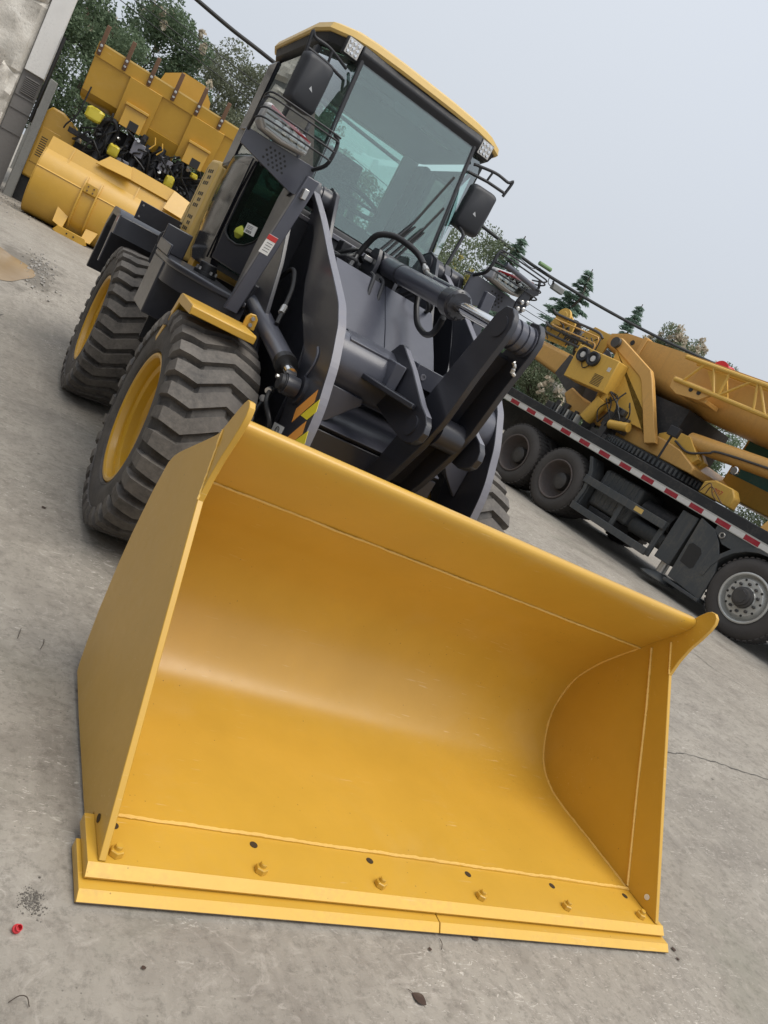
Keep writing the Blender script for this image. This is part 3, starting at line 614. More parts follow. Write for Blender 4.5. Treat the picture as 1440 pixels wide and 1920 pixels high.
# tilt cylinder
a, b = Vector((0, 3.10, 2.040)), Vector((0, 2.10, 1.982)); d = (b - a).normalized()
tc = build('tilt_cylinder', MB().cyl(a, b, 0.060, 36), 'frame', loader)
gl = MB().tube([b - d * 0.10, b - d * 0.05, b - d * 0.05, b + d * 0.035, b + d * 0.05], [0.060, 0.070, 0.080, 0.080, 0.066], 36)
build('gland_flange', gl, 'dark', tc)
for i in range(8):
    t = 2 * math.pi * i / 8 + 0.3; off = Vector((math.cos(t) * 0.064, 0, math.sin(t) * 0.064))
    build('gland_bolt', MB().cyl(b + d * 0.035 + off, b + d * 0.052 + off, 0.009, 8), 'plastic', tc)
build('cylinder_rod', MB().cyl(b + d * 0.02, b + d * 0.66, 0.034, 32), 'chrome', tc)
build('retaining_band', MB().cyl(a + d * 0.24, a + d * 0.262, 0.0625, 32), 'dark', tc)
build('rear_eye', MB().lathe([(0.035, -0.055), (0.068, -0.055), (0.068, 0.055), (0.035, 0.055)], (0, 3.16, 2.045), 'x', 24).lathe([(0.045, -0.095), (0.045, 0.095)], (0, 3.16, 2.045), 'x', 20), 'dark', tc)
for x in (-0.085, 0.085):
    build('cylinder_ear', MB().prism([(3.06, 1.88), (2.86, 1.74), (2.88, 1.71), (3.30, 1.86), (3.28, 2.02), (3.20, 2.11), (3.12, 2.11), (3.07, 2.03)], 'x', x - 0.014, x + 0.014), 'dark', tc, bev=0.003)
for x in (-0.13, -0.06):
    build('cable_hook', MB().tube(spline([(x, 2.985, 1.95), (x + 0.005, 2.93, 1.935), (x - 0.02, 2.84, 1.86), (x - 0.025, 2.80, 1.80), (x - 0.01, 2.79, 1.785), (x + 0.012, 2.79, 1.80)], 5), 0.012, 8), 'plastic', frame)
# hydraulic hoses on the tilt cylinder
h1 = spline([(-0.20, 3.14, 2.015), (-0.185, 3.12, 2.10), (-0.165, 3.08, 2.17), (-0.10, 3.02, 2.205), (-0.03, 2.94, 2.20), (0.03, 2.86, 2.175), (0.055, 2.78, 2.135)], 6)
hose = build('hydraulic_hose', MB().tube(h1, 0.019, 12), 'hose', loader)
build('hose_fitting', MB().tube(spline([(0.055, 2.78, 2.135), (0.058, 2.70, 2.10), (0.056, 2.62, 2.085), (0.055, 2.55, 2.08)], 5), 0.013, 12).tube([(0.057, 2.745, 2.12), (0.058, 2.71, 2.105)], 0.019, 8).tube([(0.056, 2.60, 2.083), (0.055, 2.56, 2.081)], 0.018, 6), 'steel', hose)
build('hose_pipe', MB().tube([(0.055, 2.56, 2.08), (0.05, 2.28, 2.062)], 0.014, 10), 'frame', hose)
build('hose_fitting', MB().tube([(-0.20, 3.14, 2.03), (-0.205, 3.15, 1.95)], 0.014, 8).tube([(-0.204, 3.148, 1.975), (-0.207, 3.152, 1.94)], 0.022, 6), 'steel', hose)
h2 = spline([(0.12, 2.78, 1.96), (0.125, 2.74, 1.90), (0.13, 2.64, 1.82), (0.13, 2.50, 1.785), (0.10, 2.36, 1.80), (0.06, 2.26, 1.85), (0.04, 2.22, 1.90)], 6)
build('hydraulic_hose', MB().tube(h2, 0.018, 12), 'hose', loader)
vb = build('valve_block', MB().bb((-0.33, 3.22, 1.905), (-0.12, 3.42, 1.97)).bb((-0.28, 3.24, 1.97), (-0.22, 3.34, 2.05)), 'plastic', loader, bev=0.006)
build('hose_bundle', MB().tube(spline([(-0.33, 3.18, 1.93), (-0.25, 3.12, 1.98), (-0.18, 3.2, 2.02), (-0.1, 3.3, 2.0)], 5), 0.014, 8).tube(spline([(-0.30, 3.25, 1.95), (-0.22, 3.2, 2.03), (-0.12, 3.22, 2.06), (-0.02, 3.34, 2.02)], 5), 0.012, 8).tube(spline([(0.10, 3.2, 1.95), (0.15, 3.12, 2.0), (0.2, 3.2, 2.02), (0.22, 3.4, 1.95)], 5), 0.013, 8).tube(spline([(-0.28, 3.1, 1.93), (-0.30, 3.05, 1.96), (-0.24, 3.02, 1.97), (-0.2, 3.1, 1.94)], 5), 0.010, 8), 'hose', vb)
build('hose_clip', MB().bb((-0.16, 3.13, 2.01), (-0.10, 3.16, 2.04)).bb((-0.03, 3.24, 2.055), (0.05, 3.27, 2.085)), 'steel', vb, bev=0.003)

# ---- front fenders, headlight brackets, posts
for sx in (-1, 1):
    X = lambda v: sx * v
    fd = MB().prism([(2.385, 1.302), (2.385, 1.340), (2.40, 1.348), (2.72, 1.352), (2.745, 1.342), (2.875, 1.06), (2.855, 1.055), (2.725, 1.328), (2.705, 1.336), (2.41, 1.332), (2.403, 1.302)], 'x', *sorted((X(0.765), X(1.125))))
    if sx > 0: fd.v = [(x, y + 0.42, z - 0.05) for x, y, z in fd.v]
    fender = build('front_fender', fd, 'yellow', loader, bev=0.004)
    if sx < 0: build('fender_lip', MB().prism([(2.386, 1.300), (2.392, 1.345), (2.72, 1.351), (2.742, 1.341), (2.873, 1.06), (2.835, 1.045), (2.705, 1.30), (2.64, 1.298)], 'x', *sorted((X(1.113), X(1.1255)))), 'yellow', fender, bev=0.002)
    if sx < 0: build('fender_lug', MB().prism([(X(0.79), 1.345), (X(0.79), 1.40), (X(0.775), 1.425), (X(0.745), 1.43), (X(0.725), 1.41), (X(0.72), 1.345)], 'y', 2.635, 2.655), 'yellow', fender, bev=0.004)
    if sx < 0:
        for lx, lz in ((-0.756, 1.405), (-0.756, 1.368)): build('lug_bolt', MB().lathe([(0.012, 0), (0.012, -0.012)], (lx, 2.634, lz), 'y', 6), 'steel', fender)
    # post and bracket
    post = build('lamp_post', MB().prism([(X(0.745), 1.385), (X(0.835), 1.385), (X(0.69), 2.20), (X(0.61), 2.20)], 'y', 3.03, 3.10) if False else MB().prism([(X(0.745), 1.36), (X(0.825), 1.36), (X(0.725), 2.23), (X(0.648), 2.23)], 'y', 3.00, 3.05), 'frame', loader, bev=0.006)
    br = build('lamp_bracket', MB().prism([(X(0.63), 2.125), (X(0.63), 2.318), (X(1.078), 2.308), (X(1.085), 2.295), (X(1.085), 2.215), (X(0.72), 2.125)], 'y', 3.265, 3.285).prism([(X(0.645), 2.306), (X(0.645), 2.317), (X(1.083), 2.307), (X(1.083), 2.296)], 'y', 3.285, 3.42), 'frame', loader, bev=0.003)
    pf = MB(); rnd = random.Random(5)
    for i in range(5):
        for j in range(5):
            if (i, j) in ((0, 4), (4, 0)): continue
            for oo in (0,):
                x = 0.86 + (i - 2) * 0.030 + (j % 2) * 0.014; z = 2.235 + (j - 2) * 0.0215
                pf.lathe([(0.0072, 0), (0.0072, 0.002)], (X(x), 3.2635, z), 'y', 10)
    build('perforations', pf, 'ink', br)
    # head lamp: housing, lamps, lens, red strip
    hp = [(X(0.735), 2.335), (X(0.735), 2.415), (X(1.03), 2.475), (X(1.058), 2.468), (X(1.058), 2.37), (X(1.02), 2.335), (X(0.90), 2.322)]
    hl = build('head_lamp', MB().prism(hp, 'y', 3.20, 3.34), 'liner', loader, bev=0.012)
    hp2 = [(X(0.75), 2.345), (X(0.75), 2.408), (X(1.02), 2.462), (X(1.045), 2.455), (X(1.045), 2.38), (X(1.01), 2.348), (X(0.90), 2.336)]
    build('reflector', MB().prism(hp2, 'y', 3.190, 3.199), 'steel', hl)
    lm = MB()
    for i in range(4): lm.lathe([(0.030, 0.0), (0.026, -0.012), (0.012, -0.016), (0.004, -0.016)], (X(0.79 + i * 0.055), 3.188, 2.372 + i * 0.008), 'y', 18)
    for i in range(3): lm.lathe([(0.022, 0.0), (0.018, -0.010), (0.004, -0.012)], (X(0.80 + i * 0.05), 3.188, 2.408 + i * 0.010), 'y', 14)
    build('lamp_bulbs', lm, 'chrome', hl)
    build('lamp_trim', MB().prism([(X(0.752), 2.338), (X(0.752), 2.346), (X(0.90), 2.334), (X(1.01), 2.346), (X(1.012), 2.338), (X(0.90), 2.326)], 'y', 3.17, 3.19), 'white', hl)
    build('red_strip', MB().prism([(X(0.752), 2.398), (X(0.752), 2.410), (X(1.03), 2.464), (X(1.03), 2.440)], 'y', 3.168, 3.19), 'redplastic', hl)
    build('lens', MB().prism(hp2, 'y', 3.158, 3.163), 'lens', hl)
    gd = MB()
    for zz, xo in ((2.508, 0.02), (2.483, 0.0), (2.425, -0.005), (2.372, -0.01)):
        xi = 0.632
        gd.tube(spline([(X(1.07), 3.27, zz - 0.02), (X(1.085), 3.16, zz - 0.01), (X(1.06), 3.09, zz), (X(0.95), 3.07, zz), (X(xi + 0.06), 3.07, zz), (X(xi), 3.075, zz - 0.003)], 5), 0.0055, 7)
    build('lamp_guard', gd, 'plastic', br)
    build('guard_strap', MB().tube(spline([(X(0.645), 3.28, 2.30), (X(0.632), 3.12, 2.34), (X(0.628), 3.085, 2.40), (X(0.634), 3.09, 2.48), (X(0.67), 3.10, 2.512)], 5), 0.012, 8), 'plastic', br)
    build('guard_strap', MB().tube(spline([(X(1.075), 3.27, 2.30), (X(1.085), 3.2, 2.36), (X(1.085), 3.17, 2.44), (X(1.07), 3.18, 2.50)], 5), 0.010, 8), 'plastic', br)
    if sx < 0:
        lab = build('warning_label', MB().prism([(-0.793, 1.735), (-0.735, 1.735), (-0.722, 1.85), (-0.78, 1.85)], 'y', 2.9978, 2.9992), 'white', post)
        build('label_band', MB().prism([(-0.784, 1.818), (-0.726, 1.818), (-0.7225, 1.848), (-0.7805, 1.848)], 'y', 2.9968, 2.9979), 'redink', post)
        tx = MB()
        for i in range(4): tx.bb((-0.778 + i * 0.002, 2.9968, 1.752 + i * 0.016), (-0.742 + i * 0.002, 2.9979, 1.755 + i * 0.016))
        build('label_text', tx, 'ink', post)
        build('door_latch', MB().bb((-0.72, 2.96, 2.10), (-0.69, 3.0, 2.16)), 'steel', post, bev=0.004)
    else:
        # junction plate with cable glands beside the far lamp
        jp = build('gland_plate', MB().prism([(0.97, 2.40), (1.05, 2.44), (1.07, 2.40), (1.02, 2.36), (1.03, 2.30), (1.02, 2.24), (0.95, 2.22), (0.94, 2.30)], 'y', 3.10, 3.12), 'dark', loader, bev=0.003)
        build('cable_gland', MB().lathe([(0.016, 0.0), (0.016, -0.03), (0.010, -0.035)], (0.965, 3.10, 2.30), 'y', 10).lathe([(0.016, 0.0), (0.016, -0.03), (0.010, -0.035)], (1.005, 3.10, 2.315), 'y', 10).lathe([(0.016, 0.0), (0.016, -0.03), (0.010, -0.035)], (0.96, 3.10, 2.25), 'y', 10).lathe([(0.016, 0.0), (0.016, -0.03), (0.010, -0.035)], (1.0, 3.10, 2.265), 'y', 10), 'steel', jp)
        build('guard_rail', MB().tube([(0.70, 3.05, 2.44), (0.99, 3.06, 2.42)], 0.017, 12), 'frame', jp)

# extra plumbing round the front frame
hp1 = MB()
for pts, r_ in (([(-0.60, 3.10, 1.62), (-0.585, 2.95, 1.74), (-0.58, 2.82, 1.66), (-0.60, 2.72, 1.54), (-0.63, 2.62, 1.44)], 0.013), ([(-0.60, 2.30, 1.12), (-0.64, 2.20, 1.16), (-0.66, 2.12, 1.10), (-0.62, 2.05, 1.02), (-0.60, 2.1, 0.9)], 0.013), ([(-0.58, 2.36, 1.06), (-0.63, 2.26, 1.08), (-0.66, 2.2, 1.0), (-0.62, 2.2, 0.88)], 0.012)):
    build('hydraulic_hose', MB().tube(spline(pts, 6), r_, 10), 'hose', loader)
for p, q in (((-0.63, 2.22, 1.155), (-0.66, 2.17, 1.15)), ((-0.61, 2.28, 1.09), (-0.645, 2.24, 1.095)), ((-0.60, 2.72, 1.54), (-0.615, 2.68, 1.50))):
    build('hose_fitting', MB().cyl(p, q, 0.018, 8), 'steel', loader)
for pts in ([(0.12, 3.0, 1.93), (0.16, 2.9, 2.0), (0.22, 2.86, 1.98), (0.28, 2.9, 1.92), (0.30, 3.1, 1.88)], [(0.20, 3.2, 1.90), (0.26, 3.05, 2.0), (0.34, 3.0, 1.97), (0.38, 3.1, 1.9)], [(-0.05, 3.28, 1.95), (0.05, 3.22, 2.02), (0.14, 3.25, 1.98), (0.2, 3.3, 1.92)]):
    build('hydraulic_hose', MB().tube(spline(pts, 6), 0.013, 10), 'hose', loader)

# ---- cab
roofp = [(-0.60, 3.93), (-0.44, 3.905), (-0.22, 3.885), (0.22, 3.885), (0.44, 3.905), (0.60, 3.93), (0.735, 4.02), (0.775, 4.22), (0.775, 5.22), (0.73, 5.38), (0.60, 5.44), (-0.60, 5.44), (-0.73, 5.38), (-0.775, 5.22), (-0.775, 4.22), (-0.735, 4.02)]
def ring_stack(poly_levels):
    mb = MB(); n = len(poly_levels[0][0]); 
    for poly, z in poly_levels: mb.v += [(x, y, z) for x, y in poly]
    for L in range(len(poly_levels) - 1):
        for i in range(n): j = (i + 1) % n; mb.f.append((L * n + i, L * n + j, (L + 1) * n + j, (L + 1) * n + i))
    mb.f += [tuple(range(n - 1, -1, -1)), tuple(range((len(poly_levels) - 1) * n, len(poly_levels) * n))]
    return mb
def scp(poly, s, cy=4.66): return [(x * s, cy + (y - cy) * s) for x, y in poly]
cab = part('cab', loader, (0, 4.5, 1.5))
tag(cab, 'glazed cab with yellow rimmed roof')
def sag(mb, f):
    mb.v = [(x, y, z + f(x, y, z)) for x, y, z in mb.v]; return mb
dip = lambda x, y, z: -0.035 * max(0, (y - 4.3) / 1.1) - 0.025 * max(0, abs(x) - 0.5) / 0.27
build('roof', sag(ring_stack([(scp(roofp, 1.0), 3.205), (scp(roofp, 1.012), 3.222), (scp(roofp, 0.995), 3.262), (scp(roofp, 0.93), 3.285), (scp(roofp, 0.6), 3.295)]), dip), 'yellow_pale', cab, ang=40)
build('roof_underside', sag(ring_stack([(scp(roofp, 0.90), 3.12), (scp(roofp, 0.965), 3.15), (scp(roofp, 0.985), 3.2045)]), dip), 'plastic', cab, ang=40)
build('headliner', MB().bb((-0.60, 4.05, 3.105), (0.60, 5.15, 3.118)), 'liner', cab)
for x in (-0.578, 0.578):
    wl = build('work_lamp', MB().prism([(x - 0.058, 3.092), (x + 0.058, 3.092), (x + 0.058, 3.205), (x - 0.058, 3.205)], 'y', 3.90, 3.955), 'plastic', cab, bev=0.008)
    build('lamp_face', MB().prism([(x - 0.050, 3.100), (x + 0.050, 3.100), (x + 0.050, 3.197), (x - 0.050, 3.197)], 'y', 3.893, 3.8995), 'whitetape', cab, bev=0.002)
    lf = MB()
    for i in range(3):
        for j in range(3): lf.lathe([(0.013, 0), (0.009, -0.006), (0.003, -0.006)], (x + (i - 1) * 0.030, 3.893, 3.149 + (j - 1) * 0.030), 'y', 10)
    build('lamp_beads', lf, 'chrome', cab)
    build('lamp_stem', MB().bb((x - 0.02, 3.95, 3.12), (x + 0.02, 4.02, 3.24)), 'plastic', cab)

FX, FY = 0.50, 3.82        # windscreen half width and its plane
def pil(p0, p1, r, mat='plastic', nm='pillar'):
    return build(nm, MB().tube([p0, p1], r, 10), mat, cab)
# windscreen (slightly leaning) and the two corner panes
ws = [(-0.50, 3.70, 2.13), (0.50, 3.70, 2.13), (0.49, 3.90, 3.11), (-0.49, 3.90, 3.11)]
def pane(q, mat, nm, th=0.006):
    a = [Vector(p) for p in q]; n = (a[1] - a[0]).cross(a[2] - a[0]).normalized() * th
    b = [p + n for p in a]; k_ = len(a)
    mb = MB(); mb.v = [tuple(p) for p in a + b]
    mb.f = [tuple(range(k_ - 1, -1, -1)), tuple(range(k_, 2 * k_))] + [(i, (i + 1) % k_, k_ + (i + 1) % k_, k_ + i) for i in range(k_)]
    return build(nm, mb, mat, cab)
pane(ws, 'glass', 'windscreen')
for sx in (-1, 1):
    pane([(sx * 0.505, 3.70, 2.31), (sx * 0.752, 4.13, 2.31), (sx * 0.735, 4.16, 3.10), (sx * 0.495, 3.90, 3.11)], 'glass', 'corner_pane')
    pane([(sx * 0.742, 4.18, 2.30), (sx * 0.742, 5.06, 2.30), (sx * 0.735, 5.06, 3.04), (sx * 0.735, 4.20, 3.06)], 'glass', 'side_window')
    build('front_pillar', MB().tube([(sx * 0.502, 3.70, 2.12), (sx * 0.492, 3.90, 3.12)], 0.016, 10), 'plastic', cab)
    build('door_pillar', MB().prism([(4.12, 2.25), (4.22, 2.25), (4.22, 3.10), (4.13, 3.10)], 'x', *sorted((sx * 0.705, sx * 0.742))), 'plastic', cab, bev=0.008)
    # rear quarter: tall glossy pillar and lower panel
    build('rear_pillar', MB().prism([(5.00, 2.24), (5.34, 2.20), (5.30, 3.06), (5.02, 3.06)], 'x', *sorted((sx * 0.69, sx * 0.752))), 'gloss', cab, bev=0.02, seg=4)
    qm = MB(); rows = [1.47, 1.53, 1.75, 2.0, 2.22, 2.29, 2.32]; cols_ = [(5.22, 0.66), (5.20, 0.715), (5.13, 0.742), (5.0, 0.758), (4.85, 0.768), (4.65, 0.772), (4.45, 0.770), (4.28, 0.764), (4.175, 0.753), (4.165, 0.70)]
    for zi, z_ in enumerate(rows):
        ins = 0.02 if zi in (0, len(rows) - 1) else 0.0
        for (y_, x_) in cols_: qm.v.append((sx * (x_ - ins + 0.010 * math.sin((z_ - 1.47) / 0.85 * math.pi)), y_ - 0.16 * max(0, (1.85 - z_) / 0.4) ** 2 * (0.9 if y_ > 5.0 else 0.0), z_))
    nc = len(cols_)
    for r_ in range(len(rows) - 1):
        for c_ in range(nc - 1): p = r_ * nc + c_; qm.f.append((p, p + 1, p + nc + 1, p + nc))
    qm.f += [tuple(range(nc)), tuple(range((len(rows) - 1) * nc, len(rows) * nc))]
    qp = build('quarter_panel', qm, 'gloss', cab, ang=60)
    build('panel_crease', MB().prism([(4.23, 1.54), (4.255, 1.54), (4.26, 2.28), (4.235, 2.28)], 'x', *sorted((sx * 0.77, sx * 0.782))), 'gloss', cab, bev=0.004)
    # mirrors
    X = lambda v: sx * v
    cx, cy, cz = (-0.755, 3.85, 2.80) if sx < 0 else (0.70, 3.85, 2.752)
    rm = Matrix.Rotation(R(sx * -12), 3, 'Z')
    outl = []
    for (a, b) in spline([(-0.105, -0.17, 0), (0.0, -0.185, 0), (0.105, -0.17, 0), (0.112, 0.0, 0), (0.105, 0.165, 0), (0.0, 0.185, 0), (-0.105, 0.165, 0), (-0.112, 0.0, 0)], 4, True) and [(p.x * 0.95, p.y * 0.90) for p in spline([(-0.10, -0.175, 0), (0.0, -0.185, 0), (0.10, -0.175, 0), (0.112, -0.10, 0), (0.112, 0.10, 0), (0.10, 0.175, 0), (0.0, 0.185, 0), (-0.10, 0.175, 0), (-0.112, 0.10, 0), (-0.112, -0.10, 0)], 4, True)]:
        outl.append((a, b))
    mb = MB(); n = len(outl)
    for s_, yy in ((0.80, -0.075), (0.93, -0.060), (1.0, -0.02), (1.0, 0.02)):
        mb.v += [tuple(rm @ Vector((a * s_, yy, b * s_)) + Vector((cx, cy, cz))) for a, b in outl]
    for L in range(3):
        for i in range(n): j = (i + 1) % n; mb.f.append((L * n + i, L * n + j, (L + 1) * n + j, (L + 1) * n + i))
    mb.f += [tuple(range(n - 1, -1, -1)), tuple(range(3 * n, 4 * n))]
    mir = build('mirror', mb, 'mirror_shell', cab, ang=50)
    mk = MB(); c0 = Vector((cx, cy, cz - 0.03))
    mk.v = [tuple(c0 + rm @ Vector(p)) for p in ((-0.012, -0.0765, -0.004), (0.018, -0.0765, -0.012), (-0.004, -0.0765, 0.018), (-0.012, -0.0755, -0.004), (0.018, -0.0755, -0.012), (-0.004, -0.0755, 0.018))]
    mk.f = [(0, 1, 2), (3, 5, 4), (0, 3, 4, 1), (1, 4, 5, 2), (2, 5, 3, 0)]
    build('mirror_mark', mk, 'steel', cab)
    arm_ = MB().tube(spline([(X(0.56), 3.92, 3.03), (X(0.72), 3.86, 3.055), (X(0.835), 3.84, 3.05), (X(0.865), 3.835, 3.07), (X(0.85), 3.84, 2.95)], 5), 0.011, 8)
    arm_.tube([(X(0.55), 3.92, 2.965), (X(0.70), 3.865, 2.975), (X(0.855), 3.84, 2.975)], 0.011, 8)
    arm_.tube([(X(0.70), 3.865, 3.05), (X(0.69), 3.868, 2.975)], 0.009, 8)
    build('mirror_arm', arm_, 'plastic', cab)
    build('grab_bar', MB().tube(spline([(X(0.60), 3.72, 2.02), (X(0.61), 3.66, 2.10), (X(0.66), 3.72, 2.5), (X(0.66), 3.74, 2.56), (X(0.64), 3.82, 2.6)], 6), 0.013, 8), 'plastic', cab)
# rear wall, rear window, floor, cowl
build('rear_wall', MB().bb((-0.70, 5.22, 1.5), (0.70, 5.27, 2.02)).bb((-0.70, 5.22, 3.07), (0.70, 5.27, 3.12)).bb((-0.70, 5.22, 2.02), (-0.56, 5.27, 3.07)).bb((0.56, 5.22, 2.02), (0.70, 5.27, 3.07)), 'liner', cab)
pane([(0.56, 5.245, 2.02), (-0.56, 5.245, 2.02), (-0.56, 5.245, 3.07), (0.56, 5.245, 3.07)], 'glass', 'rear_window')
build('cab_floor', MB().prism([(-0.70, 4.12), (-0.47, 3.72), (0.47, 3.72), (0.70, 4.12), (0.70, 5.25), (-0.70, 5.25)], 'z', 1.50, 1.535), 'under', cab)
build('cowl', MB().prism([(3.66, 1.55), (3.66, 2.06), (3.685, 2.12), (3.72, 2.135), (3.80, 2.135), (3.80, 1.55)], 'x', -0.495, 0.495), 'plastic', cab, bev=0.006)
build('cowl_trim', MB().bb((-0.52, 3.640, 2.055), (0.52, 3.664, 2.085)), 'edge_grey', cab, bev=0.004)
build('cowl_screw', MB().lathe([(0.013, 0), (0.010, -0.006)], (-0.28, 3.66, 1.99), 'y', 12), 'steel', cab)
build('front_header', MB().prism([(3.90, 3.10), (3.875, 3.16), (3.90, 3.21), (4.10, 3.21), (4.10, 3.05), (3.94, 3.05)], 'x', -0.52, 0.52), 'plastic', cab, bev=0.01)
build('sun_visor', MB().prism([(-0.16, 3.03), (-0.13, 3.00), (0.08, 3.00), (0.10, 3.03), (0.10, 3.09), (-0.16, 3.09)], 'y', 3.93, 3.945), 'seat', cab, bev=0.006)
build('roof_grille', MB().lathe([(0.10, 0), (0.10, -0.012), (0.085, -0.014)], (-0.02, 4.35, 3.104), 'z', 32), 'seat', cab)
# seat, console, wheel
seat = build('seat', MB().prism([(4.62, 2.02), (4.60, 2.12), (4.66, 2.16), (5.02, 2.13), (5.05, 2.02)], 'x', -0.26, 0.26).prism([(4.98, 2.10), (5.0, 2.12), (5.10, 2.62), (5.13, 2.78), (5.19, 2.78), (5.17, 2.55), (5.10, 2.05)], 'x', -0.25, 0.25), 'seat_film', cab, bev=0.045, seg=4, ang=60)
build('seat_base', MB().bb((-0.22, 4.66, 1.54), (0.22, 5.0, 2.02)), 'seat', cab, bev=0.02)
build('dashboard', MB().prism([(3.82, 1.54), (3.82, 2.16), (3.90, 2.24), (4.06, 2.24), (4.14, 2.14), (4.10, 1.54)], 'x', -0.26, 0.30), 'seat', cab, bev=0.03, seg=3)
st = [Vector((0.02 + 0.20 * math.cos(t), 4.30 + 0.18 * math.sin(t), 2.42 + 0.09 * math.sin(t))) for t in [2 * math.pi * i / 32 for i in range(33)]]
build('steering_wheel', MB().tube(st, 0.018, 8).tube([(0.02, 4.30, 2.415), (0.02, 4.12, 2.10)], 0.03, 10).tube([(-0.17, 4.30, 2.42), (0.21, 4.30, 2.42)], 0.012, 6), 'seat', cab)
build('dash_sticker', MB().bb((0.06, 3.885, 2.205), (0.16, 3.8855, 2.235)), 'white', cab)
build('control_box', MB().bb((0.36, 4.3, 1.54), (0.62, 5.0, 2.16)), 'seat', cab, bev=0.03, seg=3)
def chamfer(poly, d0, d1, sx=-1):
    # a plate on the chamfered front corner of the cab: (along, z) outline, depths outwards
    t, n_ = Vector((0.4985, -0.867, 0)), Vector((-0.867, -0.4985, 0)); A = Vector((-0.755, 4.15, 0)); mb = MB(); k_ = len(poly)
    for d in (d0, d1): mb.v += [tuple(A + t * a + n_ * d + Vector((0, 0, z))) for a, z in poly]
    mb.v = [(-sx * x, y, z) for x, y, z in mb.v]
    mb.f = [tuple(range(k_ - 1, -1, -1)), tuple(range(k_, 2 * k_))] + [(i, (i + 1) % k_, k_ + (i + 1) % k_, k_ + i) for i in range(k_)]
    return mb
for sx in (-1, 1):
    gb = [(-0.02, 1.80), (0.0, 1.752), (0.06, 1.722), (0.15, 1.713), (0.22, 1.733), (0.285, 1.778), (0.33, 1.85), (0.355, 1.95), (0.362, 2.30)]
    build('door_panel', chamfer([(-0.02, 1.555), (0.515, 1.535), (0.515, 2.30)] + gb[::-1], -0.035, 0.0, sx), 'dark', cab, bev=0.008, seg=3)
    build('door_glass', chamfer([(-0.02, 2.30)] + [(a, z - 0.004) for a, z in gb], -0.020, -0.014, sx), 'glass_dark', cab)
    build('glass_seal', MB().tube([chamfer([(a, z), (a, z), (a, z)], 0.001, 0.001, sx).v[0] for a, z in gb], 0.006, 6), 'hose', cab)
    build('door_frame', MB().tube([chamfer([(a, z), (a, z), (a, z)], -0.01, -0.01, sx).v[0] for a, z in ((-0.02, 2.305), (0.51, 2.305))], 0.016, 8), 'plastic', cab)
    build('inner_trim', chamfer([(-0.02, 1.56), (0.5, 1.56), (0.5, 1.80), (0.3, 1.86), (-0.02, 1.80)], -0.30, -0.28, sx), 'seat', cab)
build('warning_sticker', chamfer([(0.145, 1.811), (0.251, 1.811), (0.251, 1.879), (0.145, 1.879)], -0.0125, -0.0118), 'white', cab)
bar = MB()
for i in range(9): a0 = 0.158 + i * 0.0066; m_ = chamfer([(a0, 1.818), (a0 + (0.0042 if i % 3 else 0.0028), 1.818), (a0 + (0.0042 if i % 3 else 0.0028), 1.836), (a0, 1.836)], -0.0117, -0.0112); bar.add(m_.v, m_.f)
for r_ in range(3): m_ = chamfer([(0.155, 1.846 + r_ * 0.009), (0.215, 1.846 + r_ * 0.009), (0.215, 1.8485 + r_ * 0.009), (0.155, 1.8485 + r_ * 0.009)], -0.0117, -0.0112); bar.add(m_.v, m_.f)
m_ = chamfer([(0.228, 1.832), (0.245, 1.832), (0.245, 1.852), (0.228, 1.852)], -0.0117, -0.0112)
bo = build('sticker_print', bar, 'ink', cab); tag(bo, kind='stuff')
build('cloth_bag', MB().lathe([(0.008, -0.050), (0.030, -0.042), (0.050, -0.012), (0.048, 0.015), (0.030, 0.038), (0.012, 0.060)], (-0.670, 4.075, 1.795), 'z', 14), 'lime', cab)
build('cloth_knot', MB().tube(spline([(-0.67, 4.075, 1.84), (-0.665, 4.07, 1.90), (-0.66, 4.06, 1.95), (-0.655, 4.06, 1.99)], 5), 0.012, 8), 'liner', cab)
# wipers
for o_, tip in (((0.12, 3.68, 2.12), (0.44, 3.845, 2.86)), ((0.20, 3.68, 2.11), (0.46, 3.80, 2.64))):
    wb_ = build('wiper', MB().tube([o_, (o_[0] + 0.17, 3.745, 2.44)], 0.008, 6).tube([(o_[0] + 0.04, o_[1], o_[2]), (o_[0] + 0.19, 3.745, 2.42)], 0.007, 6), 'plastic', cab)
    build('wiper_blade', MB().tube([(o_[0] + 0.10, 3.715, 2.24), tip], 0.009, 6), 'ink', cab)

